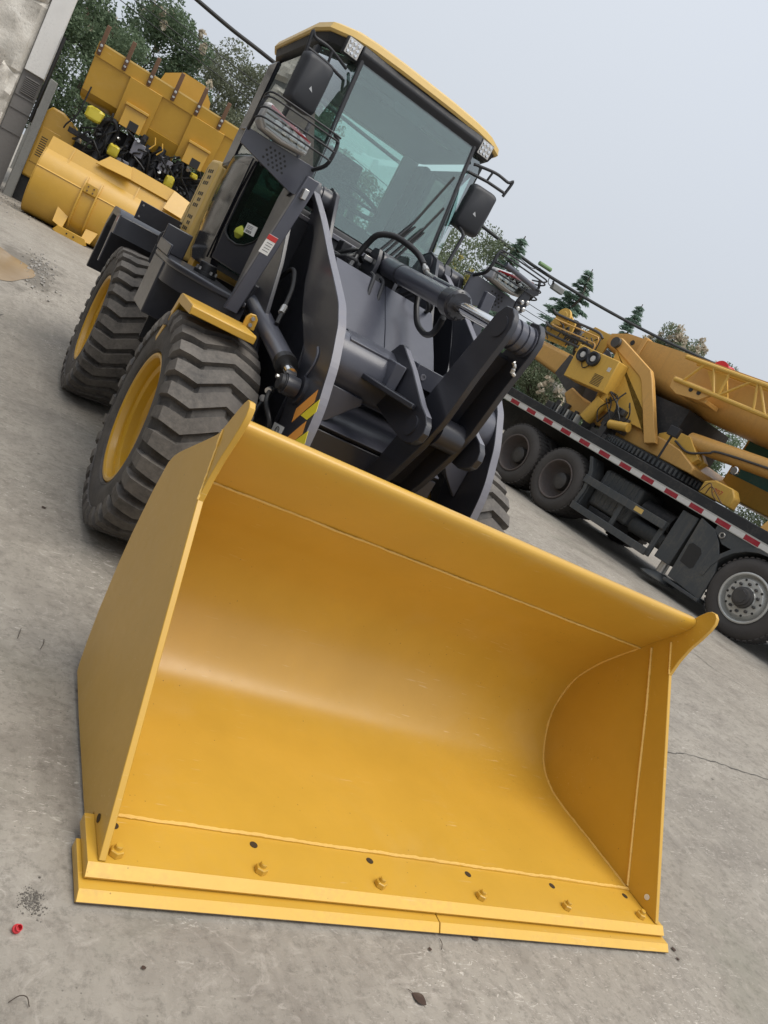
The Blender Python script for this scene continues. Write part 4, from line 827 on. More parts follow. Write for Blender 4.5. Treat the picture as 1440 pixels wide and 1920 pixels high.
# ---- platform, step, rear body, hood
plat = [(-0.72, 2.99), (-0.80, 3.07), (-0.90, 3.10), (-1.00, 3.22), (-1.08, 3.34), (-1.125, 3.46), (-1.13, 3.60), (-1.13, 4.05), (-0.72, 4.05)]
for sx in (-1, 1):
    pl = [(x * -sx, y) for x, y in plat]
    pf = build('platform', MB().prism(pl, 'z', 1.405, 1.445), 'dark', loader, bev=0.012, seg=3)
    build('platform_skirt', MB().prism([(x * 0.99, y + 0.02) for x, y in pl], 'z', 1.30, 1.405), 'dark', pf)
    build('step_box', MB().bb((sx * 1.128, 3.62, 1.06), (sx * 0.74, 4.06, 1.404)).bb((sx * 1.135, 3.56, 1.445), (sx * 1.12, 4.06, 1.52)).bb((sx * 1.128, 4.04, 1.445), (sx * 0.95, 4.07, 1.62)), 'dark', loader, bev=0.01)
    build('mud_flap', MB().bb((sx * 1.0, 4.02, 0.86), (sx * 0.76, 4.05, 1.08)), 'plastic', pf)
    build('side_tank', MB().bb((sx * 0.95, 3.30, 0.80), (sx * 0.50, 3.72, 1.30)), 'dark', loader, bev=0.02)
    build('rear_chassis', MB().bb((sx * 0.52, 3.72, 0.72), (sx * 0.40, 7.0, 1.30)), 'under', loader)
    # rear wing over the back tyre
    wg = build('rear_fender', MB().prism([(5.95, 1.29), (5.98, 1.46), (6.05, 1.50), (6.60, 1.50), (6.78, 1.34), (6.86, 0.86), (6.80, 0.86), (6.70, 1.30), (6.55, 1.43), (6.08, 1.43)], 'x', *sorted((sx * 1.22, sx * 0.70))), 'dark', loader, bev=0.008)
    build('access_panel', MB().prism([(sx * 1.12, 1.50), (sx * 0.72, 1.50), (sx * 0.72, 1.66), (sx * 1.12, 1.66)], 'y', 5.86, 5.89), 'dark', wg, bev=0.004)
    for xx, zz in ((1.09, 1.53), (0.75, 1.53), (1.09, 1.63), (0.75, 1.63)):
        build('panel_screw', MB().lathe([(0.010, 0), (0.008, -0.006)], (sx * xx, 5.86, zz), 'y', 8), 'steel', wg)
    build('wing_edge', MB().prism([(5.86, 1.30), (5.86, 1.47), (6.10, 1.47), (6.10, 1.02), (6.04, 1.02), (6.0, 1.30)], 'x', *sorted((sx * 1.225, sx * 1.215))), 'frame', wg)
    build('red_reflector', MB().bb((sx * 1.2265, 5.93, 1.40), (sx * 1.2255, 6.0, 1.45)), 'redtape', wg)
    build('white_reflector', MB().bb((sx * 1.2265, 5.865, 1.395), (sx * 1.2255, 5.925, 1.445)), 'whitetape', wg)
    eye = MB().lathe([(0.034, -0.012), (0.075, -0.012), (0.075, 0.012), (0.034, 0.012)], (sx * 1.0, 4.55, 1.50), 'y', 24, close=True)
    le = build('lifting_eye', eye, 'plastic', loader)
    build('eye_plate', MB().bb((sx * 1.07, 4.54, 1.30), (sx * 0.90, 4.56, 1.44)), 'plastic', le)
build('filler_cap', MB().lathe([(0.075, 0.0), (0.075, 0.022), (0.055, 0.026), (0.055, 0.075), (0.050, 0.080)], (-0.875, 3.60, 1.445), 'z', 24), 'hose', loader)
for i in range(5):
    t = i / 5 * 2 * math.pi; fc = MB().lathe([(0.010, 0), (0.010, 0.02)], (-0.875 + 0.064 * math.cos(t), 3.60 + 0.064 * math.sin(t), 1.467), 'z', 6)
    build('filler_bolt', fc, 'steel', loader)
hood = build('engine_hood', MB().prism([(5.42, 1.40), (5.42, 2.20), (5.46, 2.25), (5.84, 2.26), (5.92, 2.22), (5.96, 2.10), (6.00, 1.40)], 'x', -0.745, 0.745), 'yellow_pale', loader, bev=0.03, seg=3)
build('rear_hood', MB().prism([(5.98, 1.40), (5.98, 2.06), (7.0, 1.95), (7.15, 1.85), (7.20, 1.40)], 'x', -0.56, 0.56), 'yellow_pale', hood, bev=0.03, seg=3)
hh = MB()
for gi, z0 in enumerate((1.62, 1.83, 2.03)):
    for r_ in range(3):
        for c_ in range(3):
            if c_ == 2 and r_ == 1: continue
            y0 = 5.57 + c_ * 0.08; z = z0 + r_ * 0.052
            hh.bb((-0.7475, y0, z), (-0.7445, y0 + 0.045, z + 0.030))
build('hood_vents', hh, 'ink', hood)
build('hood_seam', MB().bb((-0.7468, 5.86, 1.42), (-0.7445, 5.866, 2.18)), 'plastic', hood)
build('rear_weight', MB().bb((-0.75, 7.0, 0.75), (0.75, 7.35, 1.40)), 'dark', loader, bev=0.05)
build('mount_bracket', MB().bb((-0.74, 4.75, 1.40), (-0.60, 4.95, 1.47)), 'yellow', loader)

# ------------------------------------------------------------------ truck crane (built in its own frame: x = into the truck, y = towards its tail, z up)
CR = R(8.22)
crane = thing('truck_crane', 'old yellow truck crane with black chassis parked across the yard', 'crane truck', (7.12, 4.39, 0.45), (0, 0, CR))
def cb(name, mb, mat, parent=None, **kw): return build(name, mb, mat, parent or crane, local=True, **kw)
def cwheel(s, steer, q, zc=0.54, flip=False):
    w = bpy.data.objects.new('wheel', None); col.objects.link(w); w.parent = crane; w.location = (q, s, zc)
    if flip: w.rotation_euler = (0, 0, math.pi)
    tp = [(0.315, 0.03), (0.36, 0.004), (0.42, -0.006), (0.48, 0.004), (0.515, 0.03), (0.535, 0.06), (0.54, 0.10), (0.54, 0.22), (0.535, 0.26), (0.51, 0.295), (0.42, 0.32), (0.315, 0.29)]
    t = MB().lathe(tp, (0, 0, 0), 'x', 64, close=True)
    cb('tyre', t, 'old_tyre', w, ang=40)
    lg = MB()
    for i in range(44):
        a = 2 * math.pi * i / 44
        for q0 in (0.045, 0.185):
            rot = Matrix.Rotation(a, 3, 'X'); lg.box(rot @ Vector((q0 + 0.05, 0, 0.536)), (0.11, 0.045, 0.018), rot)
    cb('tread', lg, 'old_tyre', w)
    if steer:
        rp = [(0.335, 0.02), (0.335, 0.0), (0.318, -0.006), (0.305, 0.0), (0.298, 0.035), (0.285, 0.06), (0.262, 0.045), (0.245, 0.01), (0.235, 0.0), (0.15, -0.005), (0.14, -0.02)]
        cb('rim', MB().lathe(rp, (0, 0, 0), 'x', 48, caps=False), 'rim_silver', w)
        cb('hub', MB().lathe([(0.142, -0.018), (0.135, -0.055), (0.115, -0.062), (0.11, -0.10), (0.06, -0.112)], (0, 0, 0), 'x', 32).lathe([(0.085, -0.105), (0.085, -0.122)], (0, 0, 0), 'x', 8), 'crane_hub', w)
        for i in range(10):
            a = 2 * math.pi * (i + 0.3) / 10
            cb('wheel_nut', MB().lathe([(0.021, -0.004), (0.021, -0.030), (0.013, -0.038)], (0, 0.185 * math.cos(a), 0.185 * math.sin(a)), 'x', 6), 'crane_hub', w)
            a += math.pi / 10
            cb('hand_hole', MB().lathe([(0.016, 0.0015), (0.016, -0.0035)], (0, 0.232 * math.cos(a), 0.232 * math.sin(a)), 'x', 12), 'ink', w)
    else:
        rp = [(0.335, 0.02), (0.335, 0.0), (0.32, -0.004), (0.308, 0.004), (0.300, 0.05), (0.285, 0.16), (0.25, 0.21), (0.13, 0.23)]
        cb('rim', MB().lathe(rp, (0, 0, 0), 'x', 48, caps=False), 'rim_rust', w)
        cb('hub', MB().lathe([(0.15, 0.235), (0.14, 0.12), (0.10, 0.10), (0.04, 0.095)], (0, 0, 0), 'x', 28).lathe([(0.24, 0.232), (0.24, 0.24)], (0, 0, 0), 'x', 28), 'crane_hub', w)
    return w
M['rim_silver'] = paint('worn_silver_rim', (0.52, 0.52, 0.49), 0.38, 0.6, (0.20, 0.17, 0.14), metal=0.35, scale=4)
M['rim_rust'] = paint('rusty_dark_rim', (0.10, 0.085, 0.078), 0.65, 0.6, (0.10, 0.045, 0.035), scale=3)
M['crane_hub'] = paint('greasy_hub', (0.055, 0.052, 0.05), 0.5, 0.5, (0.14, 0.12, 0.10), scale=5)
for s_, st_ in ((0.34, True), (4.07, False), (5.19, False)):
    cwheel(s_, st_, 0.0); cwheel(s_, st_, 2.5, flip=True)
    if not st_: 
        for qq in (0.36,):
            cb('inner_tyre', MB().lathe([(0.30, 0.0), (0.45, -0.01), (0.52, 0.04), (0.535, 0.15), (0.52, 0.26), (0.45, 0.30), (0.30, 0.29)], (qq, s_, 0.54), 'x', 40, close=True), 'old_tyre')
TZ = lambda s: 1.205 + 0.0177 * (s - 0.43)     # the deck edge rises a little towards the tail
deck = cb('deck', MB().add([(0.03, -3, TZ(-3) + 0.04), (0.03, 8.2, TZ(8.2) + 0.04), (2.45, 8.2, TZ(8.2) + 0.04), (2.45, -3, TZ(-3) + 0.04), (0.03, -3, TZ(-3) + 0.20), (0.03, 8.2, TZ(8.2) + 0.20), (2.45, 8.2, TZ(8.2) + 0.20), (2.45, -3, TZ(-3) + 0.20)],
    [(0, 3, 2, 1), (4, 5, 6, 7), (0, 1, 5, 4), (1, 2, 6, 5), (2, 3, 7, 6), (3, 0, 4, 7)]), 'under', bev=0.012)
rail_ = cb('side_rail', MB().add([(0.0, -3, TZ(-3) - 0.045), (0.0, 8.2, TZ(8.2) - 0.045), (0.06, 8.2, TZ(8.2) - 0.045), (0.06, -3, TZ(-3) - 0.045), (0.0, -3, TZ(-3) + 0.055), (0.0, 8.2, TZ(8.2) + 0.055), (0.06, 8.2, TZ(8.2) + 0.055), (0.06, -3, TZ(-3) + 0.055)],
    [(0, 3, 2, 1), (4, 5, 6, 7), (0, 1, 5, 4), (1, 2, 6, 5), (2, 3, 7, 6), (3, 0, 4, 7)]), 'rim_silver')
s = -0.6; i = 0
while s < 7.6:
    L = 0.232; a, b = s, s + L - 0.002
    m_ = MB().add([(-0.003, a, TZ(a) - 0.034), (-0.003, b, TZ(b) - 0.034), (-0.003, b, TZ(b) + 0.034), (-0.003, a, TZ(a) + 0.034), (-0.0005, a, TZ(a) - 0.034), (-0.0005, b, TZ(b) - 0.034), (-0.0005, b, TZ(b) + 0.034), (-0.0005, a, TZ(a) + 0.034)],
        [(0, 3, 2, 1), (4, 5, 6, 7), (0, 1, 5, 4), (1, 2, 6, 5), (2, 3, 7, 6), (3, 0, 4, 7)])
    cb('tape_segment', m_, 'redtape' if i % 2 else 'whitetape', rail_); s += L; i += 1
for q in (0.75, 1.65): cb('chassis_beam', MB().bb((q, -3, 0.75), (q + 0.10, 8.0, 1.25)), 'under', bev=0.01)
cb('axle', MB().cyl((0.3, 4.07, 0.54), (2.2, 4.07, 0.54), 0.12, 16), 'under'); cb('axle', MB().cyl((0.3, 5.19, 0.54), (2.2, 5.19, 0.54), 0.12, 16), 'under'); cb('axle', MB().cyl((0.3, 0.34, 0.54), (2.2, 0.34, 0.54), 0.10, 16), 'under')
# side guard
gd = cb('side_guard', MB().bb((0.0, 1.88, 0.74), (0.05, 3.56, 0.86)), 'crane_grey', bev=0.006)
cb('lower_rail', MB().bb((0.0, 1.93, 0.29), (0.05, 3.52, 0.40)), 'crane_grey', gd, bev=0.006)
for ss in (1.92, 2.72, 3.46): cb('guard_upright', MB().bb((0.052, ss - 0.04, 0.30), (0.09, ss + 0.04, 0.86)), 'crane_grey', gd, bev=0.004)
cb('guard_sticker', MB().bb((-0.0015, 2.30, 0.765), (-0.0005, 2.46, 0.835)), 'yellow_pale', gd)
cb('mud_guard', MB().lathe([(0.66, 0.0), (0.66, 0.30), (0.645, 0.30), (0.645, 0.0)], (0.02, 4.07, 0.54), 'x', 48, close=True) if False else MB().tube([(0.15, 3.50, 0.30), (0.15, 3.47, 0.62), (0.15, 3.52, 0.90), (0.15, 3.62, 1.08)], 0.03, 4), 'crane_grey')
cb('mud_guard_sheet', MB().prism([(3.47, 0.30), (3.43, 0.65), (3.50, 0.95), (3.64, 1.14), (3.70, 1.13), (3.57, 0.93), (3.50, 0.64), (3.54, 0.30)], 'x', 0.02, 0.34), 'crane_grey', bev=0.004)
tank = cb('fuel_tank', MB().bb((0.18, 2.60, 0.48), (0.80, 3.42, 1.10)), 'crane_grey', bev=0.06, seg=4)
for i in range(7): cb('tank_rib', MB().bb((0.17, 2.68 + i * 0.105, 0.55), (0.19, 2.72 + i * 0.105, 1.08)), 'crane_grey', tank, bev=0.008)
cb('air_tank', MB().cyl((0.35, 1.95, 0.86), (0.35, 2.52, 0.86), 0.14, 24), 'under'); cb('air_tank', MB().cyl((0.40, 1.95, 0.56), (0.40, 2.60, 0.56), 0.12, 24), 'crane_grey')
cb('battery_box', MB().bb((0.15, 2.75, 0.34), (0.6, 3.30, 0.47)), 'under', bev=0.01)
cb('far_dark_fill', MB().bb((1.95, 2.55, 0.40), (2.45, 3.45, 1.12)), 'under', bev=0.05)  # added dark block, keeps light from showing under the truck
cb('far_dark_block', MB().bb((2.0, 0.95, 0.28), (2.48, 2.45, 1.14)), 'under', bev=0.02)  # second added block closing the lit gap under the deck
cb('drive_shaft', MB().cyl((1.25, 0.4, 0.62), (1.25, 4.0, 0.58), 0.07, 16), 'under')
cb('gearbox', MB().bb((0.98, 1.0, 0.42), (1.55, 2.5, 1.0)), 'under', bev=0.05)
# outrigger jack and its pad
oj = cb('outrigger', MB().bb((0.06, 1.52, 0.36), (0.34, 1.80, 1.12)), 'crane_grey', bev=0.01)
cb('jack_leg', MB().cyl((0.20, 1.66, 0.20), (0.20, 1.66, 0.40), 0.07, 20), 'steel', oj)
cb('jack_foot', MB().lathe([(0.26, 0.10), (0.27, 0.115), (0.20, 0.15), (0.08, 0.20)], (0.20, 1.64, 0), 'z', 28), 'crane_grey', oj)
# front wing panel with hole, wheel arch
wp = cb('wing_panel', MB().prism([(1.42, 0.24), (0.84, 0.20), (0.86, 0.60), (0.94, 0.82), (1.06, 0.99), (1.20, 1.10), (1.46, 1.15)], 'x', 0.01, 0.05), 'crane_grey', bev=0.006)
cb('panel_hole', MB().prism([(1.38, 0.50), (1.20, 0.48), (1.16, 0.52), (1.17, 0.74), (1.22, 0.79), (1.36, 0.80), (1.40, 0.76)], 'x', 0.0065, 0.0095), 'ink', wp)
cb('panel_step', MB().bb((-0.02, 0.84, 0.16), (0.25, 1.44, 0.205)), 'crane_grey', wp, bev=0.006)
cb('wheel_arch', MB().prism([(0.34 + r_ * math.cos(t), 0.50 + r_ * math.sin(t)) for r_, ts in ((0.64, range(0, 13)), (0.70, range(12, -1, -1))) for t in [math.pi * (i / 12) for i in ts]], 'x', 0.0, 0.30), 'crane_grey')
cb('arch_fill', MB().prism([(1.20, 1.10), (1.0, 0.98), (0.82, 0.98), (0.6, 1.13), (0.34, 1.19), (0.0, 1.14), (-0.3, 0.85), (-0.5, 0.5), (-3.0, 0.45), (-3.0, 1.14), (1.2, 1.17)], 'x', 0.012, 0.045), 'crane_grey')
cb('tow_ring', MB().tube([(0.0, 1.06 + 0.035 * math.cos(t), 1.08 + 0.035 * math.sin(t)) for t in [2 * math.pi * i / 16 for i in range(17)]], 0.01, 6), 'steel')
cabp = [(0.70, 1.275), (0.72, 1.40), (0.66, 1.58), (0.50, 1.72), (0.2, 1.80), (-2.6, 1.85), (-2.6, 1.275)]
cb('driver_cab', MB().prism(cabp, 'x', 0.04, 2.4), 'crane_yellow', bev=0.03, seg=3)
# slew ring
ring = MB()
prof = [(1.02, 1.46), (1.02, 1.60), (0.7, 1.60), (0.7, 1.46)]
ring.lathe([(1.0, 0.0), (1.0, 0.145), (0.7, 0.145), (0.7, 0.0)], (1.25, 3.35, 1.455), 'z', 72, close=True)
sr = cb('slew_ring', ring, 'under')
th_ = MB()
for i in range(90):
    a = 2 * math.pi * i / 90; rot = Matrix.Rotation(a, 3, 'Z'); th_.box(Vector((1.25, 3.35, 1.525)) + rot @ Vector((1.012, 0, 0)), (0.035, 0.034, 0.10), rot)
t_ = cb('ring_teeth', th_, 'crane_grey', sr); tag(t_, kind='stuff')
tb = cb('turntable', MB().prism([(2.35, 1.61), (2.35, 1.72), (2.70, 1.86), (3.05, 1.90), (4.9, 1.90), (5.3, 2.0), (5.4, 1.85), (5.1, 1.61)], 'x', 0.55, 1.95), 'crane_yellow', bev=0.02)
# side cheeks that carry the boom: bent beams
cheek = [(4.92, 3.02), (4.78, 3.06), (3.90, 2.76), (3.78, 2.64), (3.08, 1.78), (3.26, 1.70), (3.92, 2.52), (4.02, 2.60), (4.86, 2.90)]
for q in (0.42, 2.0):
    ck = cb('boom_cheek', MB().prism(cheek, 'x', q, q + 0.10), 'crane_yellow', bev=0.01)
    cb('cheek_plate', MB().prism([(4.6, 1.88), (4.75, 2.85), (3.98, 2.60), (3.25, 1.72), (3.2, 1.88)], 'x', q + 0.03, q + 0.06), 'crane_yellow2', ck)
    cb('boom_pin', MB().lathe([(0.09, -0.06), (0.09, 0.14)], (q, 4.80, 2.95), 'x', 20), 'crane_hub', ck)
bx = cb('power_box', MB().prism([(5.27, 2.09), (4.31, 2.11), (4.33, 2.66), (5.30, 2.68)], 'x', 0.18, 0.52), 'crane_yellow2', bev=0.012)
for s_ in (5.08, 4.83):
    cb('round_lamp', MB().lathe([(0.125, 0.0), (0.125, -0.06), (0.095, -0.065), (0.07, -0.03)], (0.178, s_, 2.53), 'x', 28), 'plastic', bx)
    cb('lamp_glass', MB().lathe([(0.055, -0.028), (0.05, -0.045), (0.02, -0.05)], (0.178, s_, 2.53), 'x', 20), 'whitetape', bx)
for i in range(8): cb('vent_slot', MB().bb((0.176, 4.45, 2.155 + i * 0.024), (0.1795, 4.66, 2.165 + i * 0.024)), 'ink', bx)
cb('box_label', MB().bb((0.177, 4.40, 2.44), (0.1795, 4.47, 2.51)), 'whitetape', bx)
cb('box_wire', MB().tube(spline([(0.17, 5.05, 2.42), (0.165, 4.97, 2.34), (0.165, 4.9, 2.36), (0.17, 4.86, 2.42)], 5), 0.008, 6), 'ink', bx)
mt = cb('slew_motor', MB().cyl((0.40, 4.52, 1.62), (0.38, 4.37, 2.02), 0.12, 24).cyl((0.38, 4.37, 2.02), (0.37, 4.33, 2.13), 0.075, 20), 'crane_yellow2')
hs = MB(); rnd = random.Random(11)
for i in range(7):
    s0 = rnd.uniform(3.75, 4.25); a = Vector((0.36, s0, 1.66)); e_ = Vector((0.40, rnd.uniform(3.7, 4.35), rnd.uniform(2.0, 2.3)))
    m1 = a.lerp(e_, 0.35) + Vector((-0.05, rnd.uniform(-.22, .22), rnd.uniform(0, .15))); m2 = a.lerp(e_, 0.75) + Vector((-0.06, rnd.uniform(-.2, .2), rnd.uniform(-.05, .2)))
    hs.tube(spline([a, m1, m2, e_], 6), rnd.uniform(0.009, 0.017), 6)
cb('hose_cluster', hs, 'hose', mt)
cb('valve_bank', MB().bb((0.40, 3.72, 1.66), (0.52, 4.20, 1.92)).bb((0.36, 3.85, 1.92), (0.5, 4.05, 2.02)), 'crane_hub', bev=0.01)
cb('pump', MB().cyl((0.36, 3.98, 1.72), (0.36, 3.62, 1.80), 0.075, 16), 'crane_yellow2')
cb('shade_gap_fill', MB().bb((0.62, 3.0, 1.9), (1.9, 4.3, 2.46)), 'under')  # added dark box standing in for the shade between the cheeks
# boom: base section with rounded belly, inner sections beyond
def usec(q0, q1, z0, z1, n=8):
    c = (q0 + q1) / 2; w = (q1 - q0) / 2; h = z1 - z0; out = [(q0, z1), (q1, z1)]
    for i in range(n + 1):
        t = math.pi * i / n; out.append((c + w * math.cos(t), z0 + h * 0.34 - h * 0.34 * math.sin(t)))
    return out
bm = MB(); secs = [(5.30, 2.86, 3.12), (4.95, 2.72, 3.22), (4.30, 2.53, 3.235), (3.7, 2.47, 3.25), (-5.0, 2.42, 3.36)]
L0 = None
for k_, (s_, z0, z1) in enumerate(secs):
    u = usec(0.72, 1.62, z0, z1); n_ = len(u); bm.v += [(q, s_, z) for q, z in u]
    if k_:
        for i in range(n_): j = (i + 1) % n_; bm.f.append(((k_ - 1) * n_ + i, (k_ - 1) * n_ + j, k_ * n_ + j, k_ * n_ + i))
bm.f += [tuple(range(n_)), tuple(range(4 * n_, 5 * n_))]
boom = cb('boom', bm, 'crane_yellow', ang=40)
cb('boom_band', MB().bb((0.70, 4.52, 2.75), (1.64, 4.60, 3.26)), 'crane_yellow', boom, bev=0.01)
cb('boom_port', MB().lathe([(0.045, -0.004), (0.045, 0.004)], (0.717, 4.78, 3.10), 'x', 16), 'ink', boom)
for s_ in (2.95, 2.80): cb('boom_port', MB().lathe([(0.035, -0.004), (0.035, 0.004)], (0.30, s_, 2.70), 'x', 14), 'ink', boom)
cb('jib_bracket', MB().prism([(3.35, 2.80), (3.32, 2.62), (3.15, 2.56), (2.75, 2.60), (2.62, 2.72), (2.60, 2.80)], 'x', 0.305, 0.36).bb((0.36, 2.65, 2.60), (0.72, 3.25, 2.66)), 'crane_yellow', boom, bev=0.006)
cb('bracket_web', MB().prism([(2.62, 3.10), (2.40, 2.80), (2.62, 2.76), (2.95, 3.06)], 'x', 0.40, 0.43), 'crane_yellow2', boom)
# folded lattice jib
jb = cb('jib', MB().tube([(0.30, 3.33, 3.12), (0.30, -4, 3.20)], 0.035, 10).tube([(0.30, 3.30, 2.755), (0.30, -4, 2.74)], 0.035, 10).tube([(0.62, 3.33, 3.14), (0.62, -4, 3.22)], 0.03, 8), 'crane_yellow2')
zt = lambda s: 3.12 + (3.33 - s) * 0.0109
for a, b in (((2.96, 1), (3.17, 0)), ((2.82, 1), (2.56, 0)), ((2.52, 1), (2.49, 0)), ((2.12, 1), (2.50, 0)), ((2.05, 1), (1.87, 0)), ((2.01, 1), (1.68, 0)), ((1.3, 1), (1.68, 0)), ((1.25, 1), (1.0, 0)), ((0.6, 1), (1.0, 0)), ((0.55, 1), (0.2, 0)), ((-0.2, 1), (0.2, 0))):
    P = [(0.30, s_, zt(s_) if t_ else 2.752) for s_, t_ in (a, b)]
    cb('jib_brace', MB().tube(P, 0.02, 8), 'crane_yellow2', jb)
# luffing cylinder
lc = cb('luffing_cylinder', MB().cyl((0.75, 2.78, 2.06), (0.75, -2.5, 2.52), 0.135, 36), 'crane_yellow')
cb('cylinder_foot', MB().prism([(3.20, 1.72), (2.50, 1.70), (2.40, 1.86), (2.72, 2.10), (3.0, 2.10), (3.25, 1.95)], 'x', 0.60, 0.72).prism([(3.20, 1.72), (2.50, 1.70), (2.40, 1.86), (2.72, 2.10), (3.0, 2.10), (3.25, 1.95)], 'x', 0.80, 0.92), 'crane_yellow2', lc, bev=0.01)
cb('cylinder_pipe', MB().tube(spline([(0.58, 2.9, 1.95), (0.58, 2.6, 1.88), (0.585, 2.3, 2.0), (0.60, 2.0, 2.10), (0.60, 0, 2.30)], 6), 0.018, 8), 'crane_hub', lc)
cb('side_lamp', MB().bb((0.28, 2.72, 1.97), (0.36, 2.90, 2.12)), 'plastic', bev=0.01)
cb('side_lamp_post', MB().cyl((0.33, 2.82, 1.60), (0.33, 2.82, 1.98), 0.018, 8), 'plastic')
# operator cab on the far side, seen under the boom
oc = cb('operator_cab', MB().prism([(2.6, 1.62), (2.6, 2.9), (2.4, 3.1), (1.0, 3.1), (0.6, 1.9), (0.6, 1.62)], 'x', 1.75, 2.5), 'crane_yellow2', bev=0.02)
cb('cab_window', MB().prism([(2.55, 1.95), (2.55, 2.85), (2.35, 2.98), (1.15, 2.98), (0.82, 1.95)], 'x', 1.742, 1.749), 'teal', oc)
# working lamp, numbers and loose wires under the luffing cylinder
cb('work_lamp', MB().lathe([(0.055, 0.0), (0.06, -0.05), (0.05, -0.06)], (0.34, 1.61, 1.92), 'x', 20), 'chrome')
cb('side_cover', MB().prism([(2.0, 1.44), (2.0, 1.62), (1.85, 1.70), (1.55, 1.70), (1.45, 1.60), (1.45, 1.44)], 'x', 0.42, 0.6), 'crane_yellow2', bev=0.02)
ww = MB()
for i in range(2): ww.tube(spline([(0.30, 1.9 - i * 0.1, 1.46), (0.28, 1.85 - i * 0.12 + rnd.uniform(-.05, .05), 1.56 + rnd.uniform(0, 0.1)), (0.30, 1.7 - i * 0.1, 1.50), (0.32, 1.6 - i * 0.1, 1.44)], 5), 0.008, 5)
cb('loose_wires', ww, 'rust')
# winches, railings and tail weight
wn = cb('winch', MB().lathe([(0.24, 0), (0.24, 0.03), (0.15, 0.04), (0.15, 0.56), (0.24, 0.57), (0.24, 0.60)], (0.85, 6.35, 2.90), 'x', 32), 'crane_hub')
cb('winch', MB().lathe([(0.22, 0), (0.22, 0.03), (0.14, 0.04), (0.14, 0.56), (0.22, 0.57), (0.22, 0.60)], (0.85, 5.85, 2.72), 'x', 32), 'crane_hub')
cb('winch_frame', MB().prism([(6.15, 2.60), (6.22, 3.05), (6.52, 3.22), (6.72, 3.18), (6.85, 2.80), (6.75, 2.60)], 'x', 0.74, 0.78).prism([(5.35, 2.62), (5.30, 3.10), (5.80, 3.14), (6.0, 2.95), (5.95, 2.62)], 'x', 0.80, 0.84), 'crane_yellow2', wn, bev=0.006)
for z_ in (2.70, 2.82, 3.08): cb('winch_pipe', MB().tube(spline([(0.68, 6.85, z_ + 0.06), (0.66, 6.6, z_), (0.66, 5.6, z_ - 0.03), (0.70, 5.4, z_ - 0.10)], 5), 0.024, 8), 'crane_hub', wn)
cb('winch_cap', MB().lathe([(0.17, -0.05), (0.17, 0.0), (0.1, -0.06)], (0.74, 6.55, 3.08), 'x', 24), 'crane_yellow2', wn)
cb('counterweight', MB().prism([(5.75, 2.05), (5.80, 2.52), (6.95, 2.57), (7.15, 2.50), (7.15, 2.26), (6.9, 2.20)], 'x', 0.70, 1.95), 'crane_yellow', bev=0.08, seg=4)
cb('tail_frame', MB().prism([(5.0, 1.85), (5.1, 2.2), (5.8, 2.5), (5.9, 2.1), (5.3, 1.85)], 'x', 0.6, 1.9), 'crane_hub')
for z_ in (2.86, 2.98): cb('railing', MB().tube(spline([(0.62, 6.60, z_ + 0.02), (0.60, 6.5, z_), (0.60, 5.55, z_ - 0.02), (0.60, 5.40, z_ - 0.04), (0.62, 5.38, z_ - 0.14)], 5), 0.014, 8), 'crane_yellow')
pp = MB()
for i in range(14):
    s0 = 5.4 + i * 0.1
    pp.tube(spline([(0.68, s0, 2.6 + rnd.uniform(0, 0.3)), (0.66, s0 + rnd.uniform(-.1, .2), 2.75 + rnd.uniform(0, 0.2)), (0.70, s0 + 0.15, 2.7 + rnd.uniform(-.1, .3))], 4), rnd.uniform(0.01, 0.022), 6)
cb('winch_pipes', pp, 'crane_hub')
for i in range(16):
    s0 = 3.9 + rnd.uniform(0, 1.6); eb = MB().bb((0.30 + rnd.uniform(0, 0.3), s0, 1.44), (0.55, s0 + rnd.uniform(0.05, 0.2), 1.5 + rnd.uniform(0.03, 0.25)))
    cb('deck_gear', eb, 'crane_hub', bev=0.008)
for i in range(9): cb('gear_fin', MB().bb((0.22, 4.55 + i * 0.075, 1.47), (0.34, 4.585 + i * 0.075, 1.62)), 'rim_silver' if i % 3 == 0 else 'crane_grey')
rd = cb('red_drum', MB().lathe([(0.15, 0.0), (0.15, 0.02), (0.135, 0.04), (0.135, 0.22), (0.15, 0.24)], (1.0, 3.22, 3.24), 'x', 32), 'redplastic')
def text_mesh(name, body, size, mat, extrude=0.001):
    c = bpy.data.curves.new(name, 'FONT'); c.body = body; c.size = size; c.extrude = extrude; c.align_x = 'CENTER'; c.align_y = 'CENTER'
    o = bpy.data.objects.new(name, c); col.objects.link(o); dg = bpy.context.evaluated_depsgraph_get()
    me = bpy.data.meshes.new_from_object(o.evaluated_get(dg)); bpy.data.objects.remove(o); bpy.data.curves.remove(c)
    me.materials.clear(); me.materials.append(M[mat]); me.name = name
    n = bpy.data.objects.new(name, me); col.objects.link(n); return n
to = text_mesh('fleet_number', '707', 0.10, 'redink'); to.parent = crane; to.location = (0.418, 1.72, 1.56); to.rotation_euler = (R(90), 0, R(-90))

